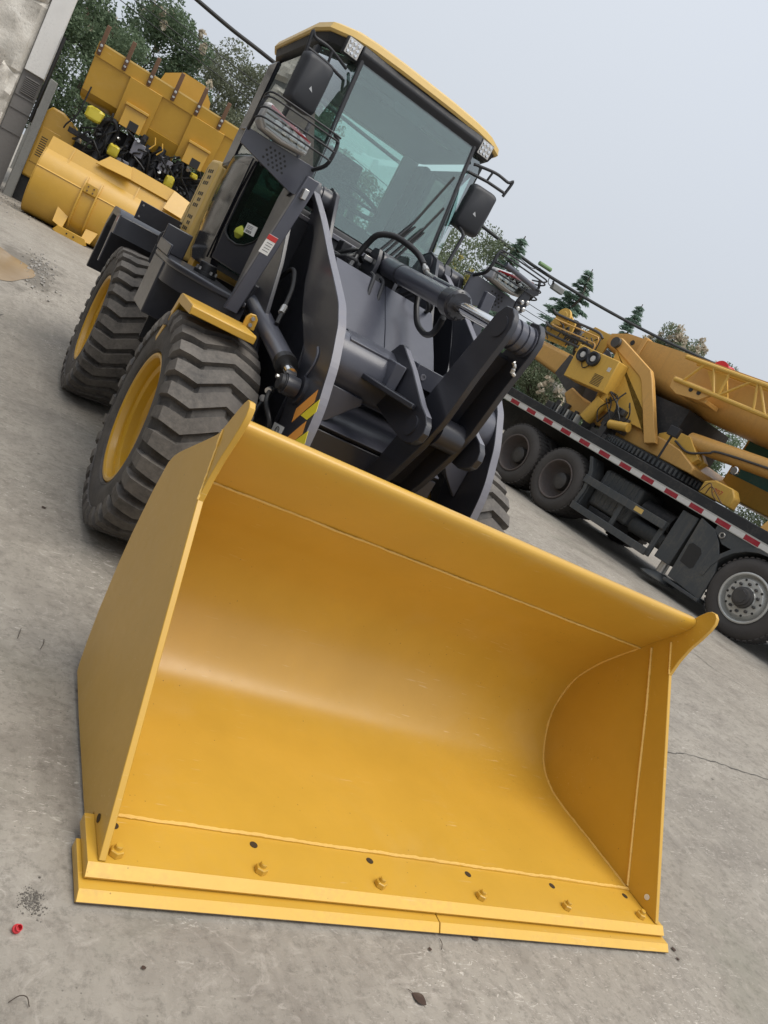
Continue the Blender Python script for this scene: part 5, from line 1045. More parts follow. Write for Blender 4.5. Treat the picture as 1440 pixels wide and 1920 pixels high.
# ------------------------------------------------------------------ second bucket lying with its back to us
def world_thing(name, label, cat, loc, rz, group=None): return thing(name, label, cat, loc, (0, 0, rz), group)
ba = world_thing('loader_bucket', 'spare yellow bucket standing on the yard with its ribbed back to us', 'bucket', (-0.33, 14.15, 0.45), R(-11))
def lb(name, mb, mat, parent, **kw): return build(name, mb, mat, parent, local=True, **kw)
arc = [(0.62, 0.02), (0.35, 0.015), (0.18, 0.05), (0.05, 0.16), (-0.04, 0.36), (-0.07, 0.60), (-0.03, 0.86), (0.07, 1.06), (0.20, 1.20)]
arcs = [(p.x, p.y) for p in spline([(a, b, 0) for a, b in arc], 4)]
shell = arcs + [(a + 0.02, b) for a, b in arcs[::-1]]
W2 = 1.55
sh = lb('back_sheet', MB().prism(shell, 'x', -W2, W2), 'yellow', ba, ang=25)
for x in (-W2, W2):
    lb('end_plate', MB().prism(arcs + [(0.60, 1.25), (0.95, 0.30), (0.90, 0.03)], 'x', x - 0.012, x + 0.012), 'yellow', ba, bev=0.003)
lb('crease', MB().prism([(-0.045, 0.86), (-0.035, 0.875), (-0.02, 0.87), (-0.03, 0.855)], 'x', -W2, W2), 'yellow_lit_edge', ba)
# upright guard along the top, higher in the middle
lb('guard_strip', MB().add([(-W2, 0.19, 1.19), (W2, 0.19, 1.19), (W2, 0.30, 1.42), (-W2, 0.30, 1.42), (-W2, 0.21, 1.18), (W2, 0.21, 1.18), (W2, 0.32, 1.41), (-W2, 0.32, 1.41)], [(0, 1, 2, 3), (7, 6, 5, 4), (3, 2, 6, 7), (0, 4, 5, 1), (1, 5, 6, 2), (0, 3, 7, 4)]), 'yellow', ba, bev=0.004)
def slab(q, th=0.02):
    a = [Vector(p) for p in q]; n = (a[1] - a[0]).cross(a[2] - a[0]).normalized() * th; k_ = len(a); mb = MB()
    mb.v = [tuple(p) for p in a] + [tuple(p + n) for p in a]
    mb.f = [tuple(range(k_ - 1, -1, -1)), tuple(range(k_, 2 * k_))] + [(i, (i + 1) % k_, k_ + (i + 1) % k_, k_ + i) for i in range(k_)]
    return mb
lb('guard_flap', slab([(-0.75, 0.20, 1.36), (-0.12, 0.12, 1.40), (-0.20, 0.30, 1.60), (-0.60, 0.32, 1.58)]), 'yellow', ba, bev=0.004)
lb('guard_flap', slab([(0.55, 0.10, 1.25), (1.25, 0.20, 1.22), (1.05, 0.34, 1.55), (0.60, 0.32, 1.62)]), 'yellow', ba, bev=0.004)
lb('guard_center', slab([(-0.35, 0.26, 1.40), (0.70, 0.26, 1.40), (0.60, 0.36, 1.62), (-0.20, 0.36, 1.62)]), 'yellow', ba, bev=0.004)
for x in (-1.15, 0.05, 0.55, 0.95):
    lb('guard_rib', MB().prism([(0.10, 1.08), (0.28, 1.40), (0.30, 1.40), (0.22, 1.15)], 'x', x - 0.012, x + 0.012), 'yellow', ba)
for cx_ in (-0.62, 0.62):
    for x in (cx_ - 0.13, cx_ + 0.13):
        outer = [(a - 0.055, b) for a, b in arcs if 0.12 < b < 1.10]; innr = [(a + 0.005, b) for a, b in arcs if 0.12 < b < 1.10]
        lb('hinge_rib', MB().prism(outer + innr[::-1], 'x', x - 0.015, x + 0.015), 'yellow', ba, bev=0.003)
    hp_ = lb('hinge_plate', MB().bb((cx_ - 0.11, -0.10, 0.84), (cx_ + 0.11, -0.08, 1.0)), 'yellow', ba, bev=0.004)
    for dx in (-0.05, 0.05):
        for dz in (0.88, 0.95): lb('plate_bolt', MB().lathe([(0.014, 0), (0.014, -0.012)], (cx_ + dx, -0.10, dz), 'y', 8), 'rust', ba)
    ft = lb('hinge_foot', MB().prism([(cx_ - 0.30, 0.02), (cx_ - 0.22, -0.02), (cx_ + 0.22, -0.02), (cx_ + 0.30, 0.02), (cx_ + 0.24, 0.12), (cx_ - 0.24, 0.12)], 'y', -0.22, -0.10), 'yellow', ba, bev=0.006)
    lb('foot_wing', slab([(cx_ - 0.17, -0.20, 0.10), (cx_ - 0.36, -0.14, 0.14), (cx_ - 0.38, -0.05, 0.40), (cx_ - 0.17, -0.04, 0.32)]), 'yellow', ba, bev=0.003)
    lb('foot_wing', slab([(cx_ + 0.17, -0.04, 0.28), (cx_ + 0.38, -0.05, 0.30), (cx_ + 0.34, -0.18, 0.08), (cx_ + 0.17, -0.20, 0.06)]), 'yellow', ba, bev=0.003)
    for dx in (-0.06, 0.06):
        lb('foot_bolt', MB().lathe([(0.014, 0), (0.014, -0.01)], (cx_ + dx, -0.22, 0.06), 'y', 8), 'ink', ba)

# ------------------------------------------------------------------ loader behind it with its toothed bucket raised
l2 = world_thing('wheel_loader', 'loader behind the spare bucket holding a toothed yellow bucket up high', 'wheel loader', (-0.12, 16.6, 0.26), R(-6))
bk2 = lb('raised_bucket', slab([(-1.47, -0.72, 3.46), (1.75, -0.72, 3.46), (1.75, -0.55, 2.66), (-1.47, -0.55, 2.66)], -0.03), 'yellow', l2)
lb('belly_curve', MB().prism([(-0.55, 2.67), (-0.48, 2.58), (-0.35, 2.53), (0.2, 2.52), (0.9, 2.6), (0.9, 2.63), (0.2, 2.55), (-0.34, 2.56), (-0.46, 2.60), (-0.53, 2.68)], 'x', -1.47, 1.75), 'yellow', bk2, ang=40)
for x in (-1.47, 1.75):
    lb('bucket_side', MB().prism([(-0.72, 3.46), (-0.55, 2.66), (-0.46, 2.57), (-0.3, 2.53), (0.9, 2.6), (0.5, 3.2)], 'x', x - 0.012, x + 0.012), 'yellow', bk2)
lb('lip_plate', slab([(-1.49, -0.765, 3.50), (1.77, -0.765, 3.50), (1.77, -0.72, 3.27), (-1.49, -0.72, 3.27)], -0.02), 'yellow', bk2, bev=0.004)
lb('lip_edge', MB().bb((-1.49, -0.785, 3.49), (1.77, -0.74, 3.52)), 'yellow_pale', bk2)
lb('far_guard', slab([(-0.36, 0.3, 3.5), (0.75, 0.3, 3.5), (0.70, 0.28, 3.76), (0.48, 0.27, 4.0), (0.02, 0.27, 4.0), (-0.30, 0.28, 3.80)], -0.02), 'yellow', bk2)
for i in range(7):
    x = -1.43 + i * 0.482
    th2 = lb('tooth', MB().prism([(-0.86, 3.82), (-0.82, 3.83), (-0.79, 3.66), (-0.785, 3.50), (-0.76, 3.32), (-0.785, 3.29), (-0.83, 3.40), (-0.85, 3.62)], 'x', x - 0.038, x + 0.038), 'rust', bk2, bev=0.008)
    for dz in (3.37, 3.46): lb('tooth_bolt', MB().lathe([(0.026, 0), (0.026, -0.012), (0.014, -0.014)], (x, -0.83 + (3.46 - dz) * 0.25, dz), 'y', 10), 'steel', bk2)
for x0, x1 in ((-0.79, -0.16), (0.46, 1.14)):
    lb('belly_panel', slab([(x0, -0.735, 3.28), (x1, -0.735, 3.28), (x1, -0.56, 2.46), (x0, -0.56, 2.46)], -0.05), 'yellow', bk2, bev=0.006)
lb('hollow', slab([(-0.16, -0.60, 2.66), (0.46, -0.60, 2.66), (0.46, -0.42, 2.30), (-0.16, -0.42, 2.30)], -0.02), 'yellow', bk2)
for cx_ in (-0.46, 0.82):
    lb('hinge_box', MB().prism([(cx_ - 0.21, 2.80), (cx_ + 0.20, 2.80), (cx_ + 0.20, 2.42), (cx_ - 0.21, 2.42)], 'y', -0.76, -0.55), 'yellow', bk2, bev=0.006)
    lb('hinge_flange', MB().bb((cx_ - 0.23, -0.80, 2.80), (cx_ + 0.22, -0.55, 2.85)), 'yellow', bk2, bev=0.006)
    lb('hinge_opening', MB().prism([(cx_ - 0.05, 2.58), (cx_ + 0.13, 2.58), (cx_ + 0.13, 2.42), (cx_ - 0.05, 2.42)], 'y', -0.765, -0.7605), 'ink', bk2)
for x0, z0 in ((0.02, 2.55), (0.18, 2.52)):
    lb('yellow_lever', MB().tube([(x0, -0.66, z0), (x0 + 0.05, -0.72, z0 - 0.12), (x0 - 0.02, -0.74, z0 - 0.25)], 0.014, 6), 'yellow', bk2)
rnd = random.Random(21)
body = lb('chassis', MB().bb((-0.95, -0.30, 0.5), (1.15, 1.6, 2.35)), 'under', l2, bev=0.03)
lb('cross_member', MB().bb((-1.25, -0.35, 1.35), (1.30, 0.2, 1.75)), 'under', l2, bev=0.02)
for x in (-0.40, -0.02, 0.34, 0.72):
    lb('lift_arm', MB().prism([(-0.50, 1.5), (-0.55, 2.0), (-0.45, 2.55), (-0.1, 2.62), (0.2, 2.3), (0.0, 1.5)], 'x', x - 0.05, x + 0.05), 'plastic', l2, bev=0.008)
for x, z0, z1, rr_ in ((-0.22, 1.55, 2.50, 0.075), (0.16, 1.5, 2.45, 0.085), (0.55, 1.5, 2.4, 0.07), (-0.80, 1.6, 2.35, 0.09), (0.98, 1.5, 2.2, 0.07)):
    lb('hydraulic_cylinder', MB().cyl((x, -0.62, z0), (x + 0.06, -0.55, z1), rr_, 16), 'plastic', l2)
for i in range(46):
    x = rnd.uniform(-1.05, 1.1); z = rnd.uniform(1.75, 2.45)
    lb('hose', MB().tube(spline([(x, -0.62, z), (x + rnd.uniform(-.15, .15), -0.74, z + rnd.uniform(-.05, .15)), (x + rnd.uniform(-.25, .25), -0.70, z - rnd.uniform(.05, .25)), (x + rnd.uniform(-.3, .3), -0.55, z - rnd.uniform(.15, .35))], 4), rnd.uniform(0.010, 0.024), 6), 'hose', l2)
for i in range(40):
    x = rnd.uniform(-1.0, 1.1); z = rnd.uniform(1.7, 2.4)
    lb('fitting', MB().cyl((x, -0.76, z), (x + rnd.uniform(-.06, .06), -0.66, z + rnd.uniform(-.06, .06)), rnd.uniform(0.010, 0.038), 8), rnd.choice(('steel', 'crane_grey', 'plastic', 'plastic')), l2)
for x, z in ((-0.46, 1.62), (0.16, 1.58), (0.26, 2.05), (-0.30, 2.05)):
    lb('steel_plate', MB().bb((x, -0.72, z), (x + 0.24, -0.64, z + 0.26)), 'edge_grey', l2, bev=0.012)
lb('fender_edge', MB().bb((-1.42, -0.62, 1.83), (-0.78, -0.40, 1.93)), 'under', l2, bev=0.01)
lb('fender_edge', MB().bb((0.80, -0.62, 1.60), (1.45, -0.40, 1.70)), 'under', l2, bev=0.01)
lb('big_hose', MB().tube(spline([(-0.95, -0.60, 2.0), (-0.92, -0.66, 2.30), (-0.75, -0.68, 2.42), (-0.62, -0.66, 2.25), (-0.66, -0.64, 2.0)], 6), 0.05, 8), 'hose', l2)
for x in (-1.35, 1.25):
    lb('tyre', MB().lathe([(0.33, -0.2), (0.6, -0.24), (0.74, -0.2), (0.76, 0), (0.74, 0.2), (0.6, 0.24), (0.33, 0.2)], (x, 0.55, 0.95), 'x', 40), 'tyre', l2)
# lamps wrapped in yellow film
def blob(c, d, seed, n=14):
    r_ = random.Random(seed); mb = MB(); m = 8
    for i in range(m + 1):
        ph = math.pi * i / m
        for j in range(n):
            t = 2 * math.pi * j / n; f_ = 1 + r_.uniform(-0.13, 0.13)
            sq = lambda v: math.copysign(abs(v) ** 0.55, v)
            mb.v.append((c[0] + d[0] * sq(math.sin(ph) * math.cos(t)) * f_, c[1] + d[1] * sq(math.sin(ph) * math.sin(t)) * f_, c[2] + d[2] * sq(math.cos(ph)) * f_))
    for i in range(m):
        for j in range(n): mb.f.append((i * n + j, i * n + (j + 1) % n, (i + 1) * n + (j + 1) % n, (i + 1) * n + j))
    return mb
for i, (x, z, dx, dz) in enumerate(((-1.09, 2.33, 0.16, 0.12), (-0.56, 1.93, 0.11, 0.11), (0.56, 1.94, 0.09, 0.12), (0.94, 2.28, 0.07, 0.05))):
    lb('wrapped_lamp', blob((x, -0.80, z), (dx, 0.1, dz), i), 'bag', l2, ang=20)
lb('lamp_stalk', MB().tube(spline([(-1.50, -0.6, 1.85), (-1.47, -0.65, 1.95), (-1.36, -0.7, 2.2), (-1.33, -0.7, 2.75)], 5), 0.016, 6), 'plastic', l2)
lb('lamp_stalk', MB().tube([(-1.30, -0.74, 2.38), (-1.18, -0.76, 2.36), (-1.05, -0.72, 2.30)], 0.012, 6), 'plastic', l2)
# yellow engine hood of a third machine
h3 = world_thing('engine_hood', 'small yellow engine hood with vent slots beside the concrete post', 'machine hood', (-1.72, 17.0, 0.45), R(-6))
hd = lb('hood_shell', MB().prism([(-0.31, 0.5), (-0.31, 1.78), (-0.22, 1.92), (0.0, 1.92), (0.18, 1.84), (0.36, 1.66), (0.36, 0.5)], 'y', -0.25, 1.4), 'yellow', h3, bev=0.04, seg=3)
for i in range(9): lb('vent_slot', MB().bb((-0.20, -0.264, 0.95 + i * 0.045), (-0.08, -0.261, 0.968 + i * 0.045)), 'ink', hd)
lb('hood_door', MB().bb((-0.25, -0.262, 0.8), (0.1, -0.25, 1.5)), 'yellow', hd, bev=0.006)
lb('hood_base', MB().bb((-0.3, -0.2, 0.0), (0.34, 1.3, 0.5)), 'under', h3)

# ------------------------------------------------------------------ stone building corner on the left, its post
wl = thing('stone_building', 'building corner clad in big rough pale stones with a white plaster strip', 'building', (-2.6, 17.0, 0.4))
build('wall', MB().bb((-16, 17.06, 0.2), (-2.65, 17.6, 7.5)), 'post_concrete', wl)
rnd = random.Random(4)
ph = []
z = 0.3; row = 0
while z < 7.2:
    h = rnd.uniform(0.9, 1.4); x = -2.66 - (0.30 if row % 2 else 0.0)
    if row % 2: ph.append((x, -2.66, z, h))
    while x > -8.5:
        w = rnd.uniform(0.7, 1.4); ph.append((x - w, x, z, h)); x -= w
    z += h; row += 1
for (x0, x1, z0, h) in ph:
    mb = MB(); nn = 12; c = [(x0, z0), (x1, z0), (x1, z0 + h), (x0, z0 + h)]
    c = [(a + rnd.uniform(-.14, .14) * (0 if abs(a + 2.66) < 0.01 else 1), b + rnd.uniform(-.13, .13)) for a, b in c]; off = Vector((rnd.uniform(0, 50), 0, 0))
    for i in range(nn + 1):
        for j in range(nn + 1):
            u, v = i / nn, j / nn
            a = (1 - u) * (1 - v) * c[0][0] + u * (1 - v) * c[1][0] + u * v * c[2][0] + (1 - u) * v * c[3][0]
            b = (1 - u) * (1 - v) * c[0][1] + u * (1 - v) * c[1][1] + u * v * c[2][1] + (1 - u) * v * c[3][1]
            ed = min(u, v, 1 - u, 1 - v); q = Vector((a * 2.2, 0, b * 2.2)) + off
            dep = 0.09 + 0.11 * mnoise.noise(q) + 0.06 * abs(mnoise.noise(q * 3.1)) + 0.03 * mnoise.noise(q * 7.0)
            mb.v.append((a, 17.056 if ed == 0 else 17.056 - max(0.02, dep) * min(1, 0.45 + ed * 6), b))
    for i in range(nn):
        for j in range(nn): p = i * (nn + 1) + j; mb.f.append((p, p + nn + 1, p + nn + 2, p + 1))
    build('stone', mb, 'rock', wl, ang=24)
build('unseen_shade_wing', MB().bb((-8.4, -3.0, -0.1), (-7.6, 17.0, 6.2)), 'wing', wl)  # added wing out of view, there to shade the sides facing it
pl = build('plaster_strip', MB().bb((-2.645, 16.95, 2.72), (-2.27, 17.6, 7.5)), 'plaster', wl, bev=0.01)
gr = build('louvre_door', MB().bb((-2.645, 17.02, 0.4), (-2.27, 17.1, 2.715)), 'gate_grey', wl)
for i in range(9): build('louvre_slat', MB().box((-2.44, 17.0, 2.33 + i * 0.035), (0.26, 0.05, 0.008), Matrix.Rotation(R(35), 3, 'X')), 'gate_grey', gr)
for z in (1.55, 1.98, 2.24): build('door_rail', MB().bb((-2.64, 17.0, z), (-2.275, 17.02, z + 0.025)), 'gate_grey', gr)
build('drain_pipe', MB().tube([(-2.225, 16.93, 1.9), (-2.225, 16.93, 3.6)], 0.035, 12), 'ink', wl)
pst = tag(build('concrete_post', MB().prism([(-2.20, 0.40), (-2.02, 0.40), (-2.03, 2.78), (-2.18, 2.80)], 'y', 16.6, 16.78), 'post_concrete', bev=0.02), 'stained grey concrete post standing beside the white plaster strip', 'post')

# ------------------------------------------------------------------ carved stone block behind the crane
sb = thing('stone_block', 'weathered pale stone block with a dark recess behind the crane deck', 'stone block', (9.9, 14.0, 0.45), (0, 0, R(8)))
lb('pedestal', MB().bb((-0.5, -0.35, 0.0), (0.5, 0.35, 1.62)), 'concrete_block', sb, bev=0.05)
lb('block', MB().prism([(-0.42, 1.62), (-0.40, 2.12), (-0.30, 2.20), (0.30, 2.22), (0.42, 2.10), (0.42, 1.62)], 'y', -0.36, 0.30), 'concrete_block', sb, bev=0.05)
lb('recess', MB().bb((-0.20, -0.366, 1.66), (-0.05, -0.358, 1.98)), 'ink', sb)
lb('cap_slab', MB().bb((-0.34, -0.40, 1.99), (0.10, 0.2, 2.09)), 'concrete_block', sb, bev=0.03)

# ------------------------------------------------------------------ trees
def leaf_quads(mb, c, r, n, size, rnd, flat=0.0, aspect=0.6):
    for _ in range(n):
        while True:
            p = Vector((rnd.uniform(-1, 1), rnd.uniform(-1, 1), rnd.uniform(-1, 1)))
            if p.length <= 1: break
        p = Vector((p.x * r[0], p.y * r[1], p.z * r[2])) + c
        a = Vector((rnd.gauss(0, 1), rnd.gauss(0, 1), rnd.gauss(0, 1) * (1 - flat))).normalized()
        b = a.cross(Vector((rnd.gauss(0, 1), rnd.gauss(0, 1), rnd.gauss(0, 1)))).normalized()
        s = size * rnd.uniform(0.6, 1.3); a *= s; b *= s * aspect
        o = len(mb.v); mb.v += [tuple(p - a), tuple(p + b * 0.8), tuple(p + a), tuple(p - b * 0.8)]; mb.f.append((o, o + 1, o + 2, o + 3))
def limb(mb, a, b, r0, r1, rnd, n=4):
    pts = []; 
    for i in range(n + 1):
        t = i / n; p = Vector(a).lerp(Vector(b), t)
        if 0 < i < n: p += Vector((rnd.uniform(-1, 1), rnd.uniform(-1, 1), rnd.uniform(-.4, .4))) * (Vector(b) - Vector(a)).length * 0.06
        pts.append(p)
    mb.tube(pts, [r0 + (r1 - r0) * i / n for i in range(n + 1)], 7)
def tree(label, x, y, h, rx, rz, mat, seed, n=5200, size=0.085, blossom=None, bn=0, base=0.35, group='trees behind the yard', name='tree', cat='tree', bsize=0.06):
    rnd = random.Random(seed); z0 = 0.45
    t = thing(name, label, cat, (x, y, z0), group=group)
    cz = h - rz
    tr = MB(); limb(tr, (0, 0, -0.2), (rnd.uniform(-.2, .2), rnd.uniform(-.2, .2), cz * 0.75), 0.13 * h / 6, 0.07 * h / 6, rnd)
    clumps = []
    for i in range(40):
        th = rnd.uniform(0, 2 * math.pi); ph = math.acos(rnd.uniform(-0.8, 1)); k_ = rnd.uniform(0.45, 1.0)
        c = Vector((rx * k_ * math.sin(ph) * math.cos(th), rx * k_ * math.sin(ph) * math.sin(th), cz + rz * k_ * math.cos(ph)))
        clumps.append((c, rnd.uniform(0.16, 0.30) * rx))
    for c, r in clumps[::3]: limb(tr, (0, 0, cz * rnd.uniform(0.35, 0.75)), c, 0.045 * h / 6, 0.012, rnd)
    lb('trunk', tr, 'bark', t)
    cr = MB()
    for c, r in clumps: leaf_quads(cr, c, (r * 1.15, r * 1.15, r * 0.9), int(n * 3.6) // 40, size * 0.55, rnd)
    crown = lb('crown', cr, mat, t, fix=False)
    if blossom:
        bl = MB()
        for i in range(bn):
            c, r = rnd.choice(clumps); d = Vector((rnd.gauss(0, 1), rnd.gauss(0, 1) - 0.6, rnd.gauss(0, 1) + 0.5)).normalized()
            leaf_quads(bl, c + d * r * 1.0, (0.10, 0.10, 0.16), 26, bsize, rnd, aspect=0.8)
        lb('blossoms', bl, blossom, t, fix=False)
    return t
def conifer(label, x, y, h, r, seed, lean=0.0):
    rnd = random.Random(seed); t = thing('conifer_tree', label, 'tree', (x, y, 0.45), group='conifers behind the crane')
    tr = MB(); limb(tr, (0, 0, -0.2), (lean, 0, h), 0.13, 0.015, rnd, 6); nd = MB()
    nl = int(h / 0.20)
    for L in range(nl):
        f = L / nl; z = h * (0.16 + 0.84 * f); rad = r * (1 - f) ** 0.9 + 0.08
        for b in range(rnd.choice((4, 5, 6, 8))):
            th = rnd.uniform(0, 2 * math.pi); ln = rad * rnd.uniform(0.4, 1.3)
            d = Vector((math.cos(th), math.sin(th), 0)); base_ = Vector((lean * z / h, 0, z))
            pts = [base_, base_ + d * ln * 0.5 + Vector((0, 0, 0.06 * ln)), base_ + d * ln + Vector((0, 0, 0.05 * ln))]
            tr.tube(pts, [0.018, 0.011, 0.004], 4)
            side = d.cross(Vector((0, 0, 1)))
            for k_ in range(int(18 + ln * 75)):
                u = rnd.uniform(0.12, 1.0); p = pts[0].lerp(pts[2], u) + Vector((0, 0, 0.09 * ln * (1 - abs(2 * u - 1))))
                w = side * rnd.uniform(-1, 1) * 0.36 * ln * (1.15 - u) + Vector((0, 0, rnd.uniform(-0.07, 0.03)))
                a = (d * 0.5 + side * math.copysign(0.7, w.dot(side)) + Vector((0, 0, rnd.uniform(-.5, .1)))).normalized() * rnd.uniform(0.09, 0.17)
                bb_ = a.cross(Vector((rnd.gauss(0, 1), rnd.gauss(0, 1), rnd.gauss(0, 1)))).normalized() * rnd.uniform(0.016, 0.032)
                o = len(nd.v); q = p + w; nd.v += [tuple(q - a), tuple(q + bb_), tuple(q + a), tuple(q - bb_)]; nd.f.append((o, o + 1, o + 2, o + 3))
    lb('trunk', tr, 'bark', t); lb('needles', nd, 'needle', t, fix=False); return t

tree('tall dark tree with pinkish pods rising above the white plaster strip', -3.0, 22.5, 8.2, 2.1, 2.6, 'leaf_dark', 1, 6500, 0.10, 'blossom_pink', 34)
tree('dark tree with cream seed clusters behind the first teeth of the raised bucket', -0.6, 23.6, 6.4, 2.0, 2.2, 'leaf_dark', 2, 6500, 0.10, 'blossom_cream', 46)
tree('bushy dark tree low behind the raised bucket beside the post', -1.9, 20.6, 4.6, 1.6, 1.9, 'leaf_dark', 3, 5500, 0.09, 'blossom_cream', 10)
tree('dark leafy bush between the raised bucket and the spare bucket', 1.0, 20.2, 3.7, 1.7, 1.6, 'leaf_dark', 41, 5200, 0.09, name='bush', cat='bush')
tree('olive green tree whose crown touches the left side of the cab', 2.2, 26.0, 6.6, 1.9, 2.1, 'leaf_olive', 4, 6500, 0.085)
tree('soft olive tree seen through the back window of the cab', 4.6, 25.0, 6.6, 2.1, 2.3, 'leaf_olive', 5, 6500, 0.09)
tree('mid green tree seen behind the cab through its windscreen', 6.6, 22.5, 5.6, 1.9, 2.2, 'leaf_mid', 6, 6000, 0.09)
tree('dense green tree behind the far mirror of the front loader', 7.9, 18.6, 5.45, 2.0, 2.4, 'leaf_mid', 7, 8000, 0.075)
tree('yellow flowering tree low behind the tilt cylinder', 6.0, 14.2, 3.35, 0.85, 1.0, 'leaf_mid', 8, 3000, 0.06, 'blossom_yellow', 60, bsize=0.04)
tree('green bush seen between the lift arm and the rocker', 4.3, 9.8, 1.7, 0.75, 0.7, 'leaf_mid', 9, 2600, 0.05, 'blossom_yellow', 16, name='bush', cat='bush')
tree('cream flowering bush above the rocker boss near the crane tail', 9.6, 13.9, 3.1, 1.0, 1.1, 'leaf_mid', 10, 3500, 0.06, 'blossom_cream', 26)
tree('dark green tree behind the tail weight of the crane', 10.8, 16.5, 3.9, 1.6, 1.7, 'leaf_dark', 12, 6000, 0.075)
tree('thin leafed green tree between the conifers and the crane winch', 14.4, 20.5, 4.6, 1.6, 1.8, 'leaf_mid', 13, 4500, 0.085)
tree('small leafy tree standing just behind the crane deck', 12.6, 15.6, 2.9, 1.4, 1.3, 'leaf_mid', 14, 4500, 0.07, 'blossom_cream', 8)
tree('cream blossoming tree whose top rises over the crane boom', 21.8, 23.5, 7.3, 1.5, 1.5, 'leaf_mid', 15, 3600, 0.085, 'blossom_cream', 95, bsize=0.075)
tree('leafy tree behind the red drum on the crane boom', 25.5, 24.0, 7.2, 1.9, 1.9, 'leaf_mid', 16, 5200, 0.09, 'blossom_cream', 16)
tree('green tree filling the gap under the crane boom', 18.5, 18.0, 4.2, 2.0, 1.9, 'leaf_dark', 17, 5200, 0.09)
tree('broad green tree at the end of the row past the crane cab', 23.0, 16.0, 5.0, 2.2, 2.2, 'leaf_mid', 18, 5200, 0.10)
conifer('feathery cedar rising behind the far headlamp guard', 8.95, 17.2, 5.15, 1.25, 31)
conifer('tall conifer standing above the tail winch of the crane', 13.3, 20.0, 6.1, 1.75, 32)
conifer('slim conifer showing over the middle of the crane boom', 17.4, 22.0, 6.6, 1.3, 33)
bgw = build('back_wall', MB().bb((-2.4, 29.5, 0.3), (40, 29.8, 2.4)), 'post_concrete')
tag(bgw, 'low grey wall far behind the trees', 'wall')

# ------------------------------------------------------------------ overhead cables
cab_pts = spline([(-6.0, 18.0, 6.4), (-0.30, 18.0, 5.777), (1.47, 18.0, 5.66), (5.0, 18.0, 5.46), (8.13, 18.0, 5.333), (10.96, 18.0, 5.28), (15.93, 18.0, 5.70), (24, 18.0, 6.9)], 10)
pc = tag(build('power_cable', MB().tube(cab_pts, 0.045, 8), 'cable'), 'thick black power cable sagging across the sky behind the cab', 'cable')
build('splice_box', MB().bb((10.95, 17.93, 5.02), (11.38, 18.08, 5.20)), 'post_concrete', pc, bev=0.03)
build('clamp', MB().tube([(10.9, 17.98, 5.22), (11.0, 17.98, 5.10)], 0.03, 8), 'cable', pc)
build('green_joint', MB().tube([(10.18, 17.95, 5.40), (10.62, 17.93, 5.41)], 0.06, 10), 'green_cap', pc, bev=0.01)
build('loose_loop', MB().tube(spline([(10.3, 17.95, 5.30), (10.0, 17.9, 5.16), (9.5, 17.9, 5.20), (9.0, 17.95, 5.33)], 5), 0.012, 6).tube(spline([(10.7, 17.95, 5.27), (10.72, 17.9, 5.10), (10.85, 17.9, 5.06), (10.95, 17.95, 5.15)], 5), 0.012, 6), 'cable', pc)
for i, (dz, lab) in enumerate(((0.0, 'upper one of the thin wires strung below the power cable'), (-0.22, 'middle one of the thin wires strung below the power cable'), (-0.42, 'lower one of the thin wires strung below the power cable'))):
    wpts = spline([(-8, 21, 6.3 + dz), (-0.5, 21, 5.75 + dz), (6.0, 21, 5.35 + dz), (12.0, 21, 4.75 + dz), (20, 21, 5.2 + dz)], 8)
    tag(build('thin_wire', MB().tube(wpts, 0.011, 5), 'cable'), lab, 'wire', 'thin wires under the cable')

M['crumb'] = paint('dark_grit', (0.15, 0.135, 0.115), 0.95, 0.4, (0.3, 0.28, 0.25), scale=20)
# ------------------------------------------------------------------ things on the ground
def gpt(x, y, dz=0.0): return (x, y, ground_z(x, y) + dz)
capo = MB().lathe([(0.020, 0.0), (0.023, 0.003), (0.023, 0.014), (0.017, 0.018), (0.016, 0.034), (0.0175, 0.036), (0.0140, 0.036), (0.0130, 0.012)], (0, 0, 0), 'z', 24)
rc = build('plastic_cap', capo, 'redplastic'); rc.scale = (0.48, 0.48, 0.48); rc.location = (-1.409, -0.091, 0.006); rc.rotation_euler = (R(28), R(14), 0)
tag(rc, 'small red plastic cap lying on the concrete near the bucket corner', 'cap')
pud = []
rnd = random.Random(8)
for i in range(40):
    t = 2 * math.pi * i / 40; r_ = 1 + 0.10 * math.sin(3 * t + 1) + 0.06 * math.sin(5 * t)
    pud.append((-2.0 + 0.44 * r_ * math.cos(t), 8.35 + 0.62 * r_ * math.sin(t)))
pm = MB(); 
for (x, y) in pud: pm.v.append((x, y, ground_z(x, y) + 0.006))
pm.v.append((-2.0, 8.35, ground_z(-2.0, 8.35) + 0.006)); pm.f = [(i, (i + 1) % 40, 40) for i in range(40)]
tag(build('puddle', pm, 'puddle'), 'shallow brown muddy puddle on the concrete', kind='structure')
grv = MB(); rnd = random.Random(9)
for i in range(700):
    if i < 330: x = rnd.gauss(-1.45, 0.10); y = rnd.gauss(8.75, 0.40); 
    else: x = rnd.gauss(-2.2, 0.35); y = rnd.gauss(15.4, 0.9)
    s = 0.006 + 0.022 * rnd.random() ** 2.5; z = ground_z(x, y); rot = Matrix.Rotation(rnd.uniform(0, 6), 3, Vector((rnd.gauss(0, 1), rnd.gauss(0, 1), rnd.gauss(0, 1))).normalized())
    grv.box((x, y, z + s * 0.35), (s, s * rnd.uniform(.6, 1), s * rnd.uniform(.5, .9)), rot)
tag(build('gravel', grv, 'gravel'), 'loose grey gravel beside the muddy puddle', kind='stuff')
rub = MB(); rnd = random.Random(19)
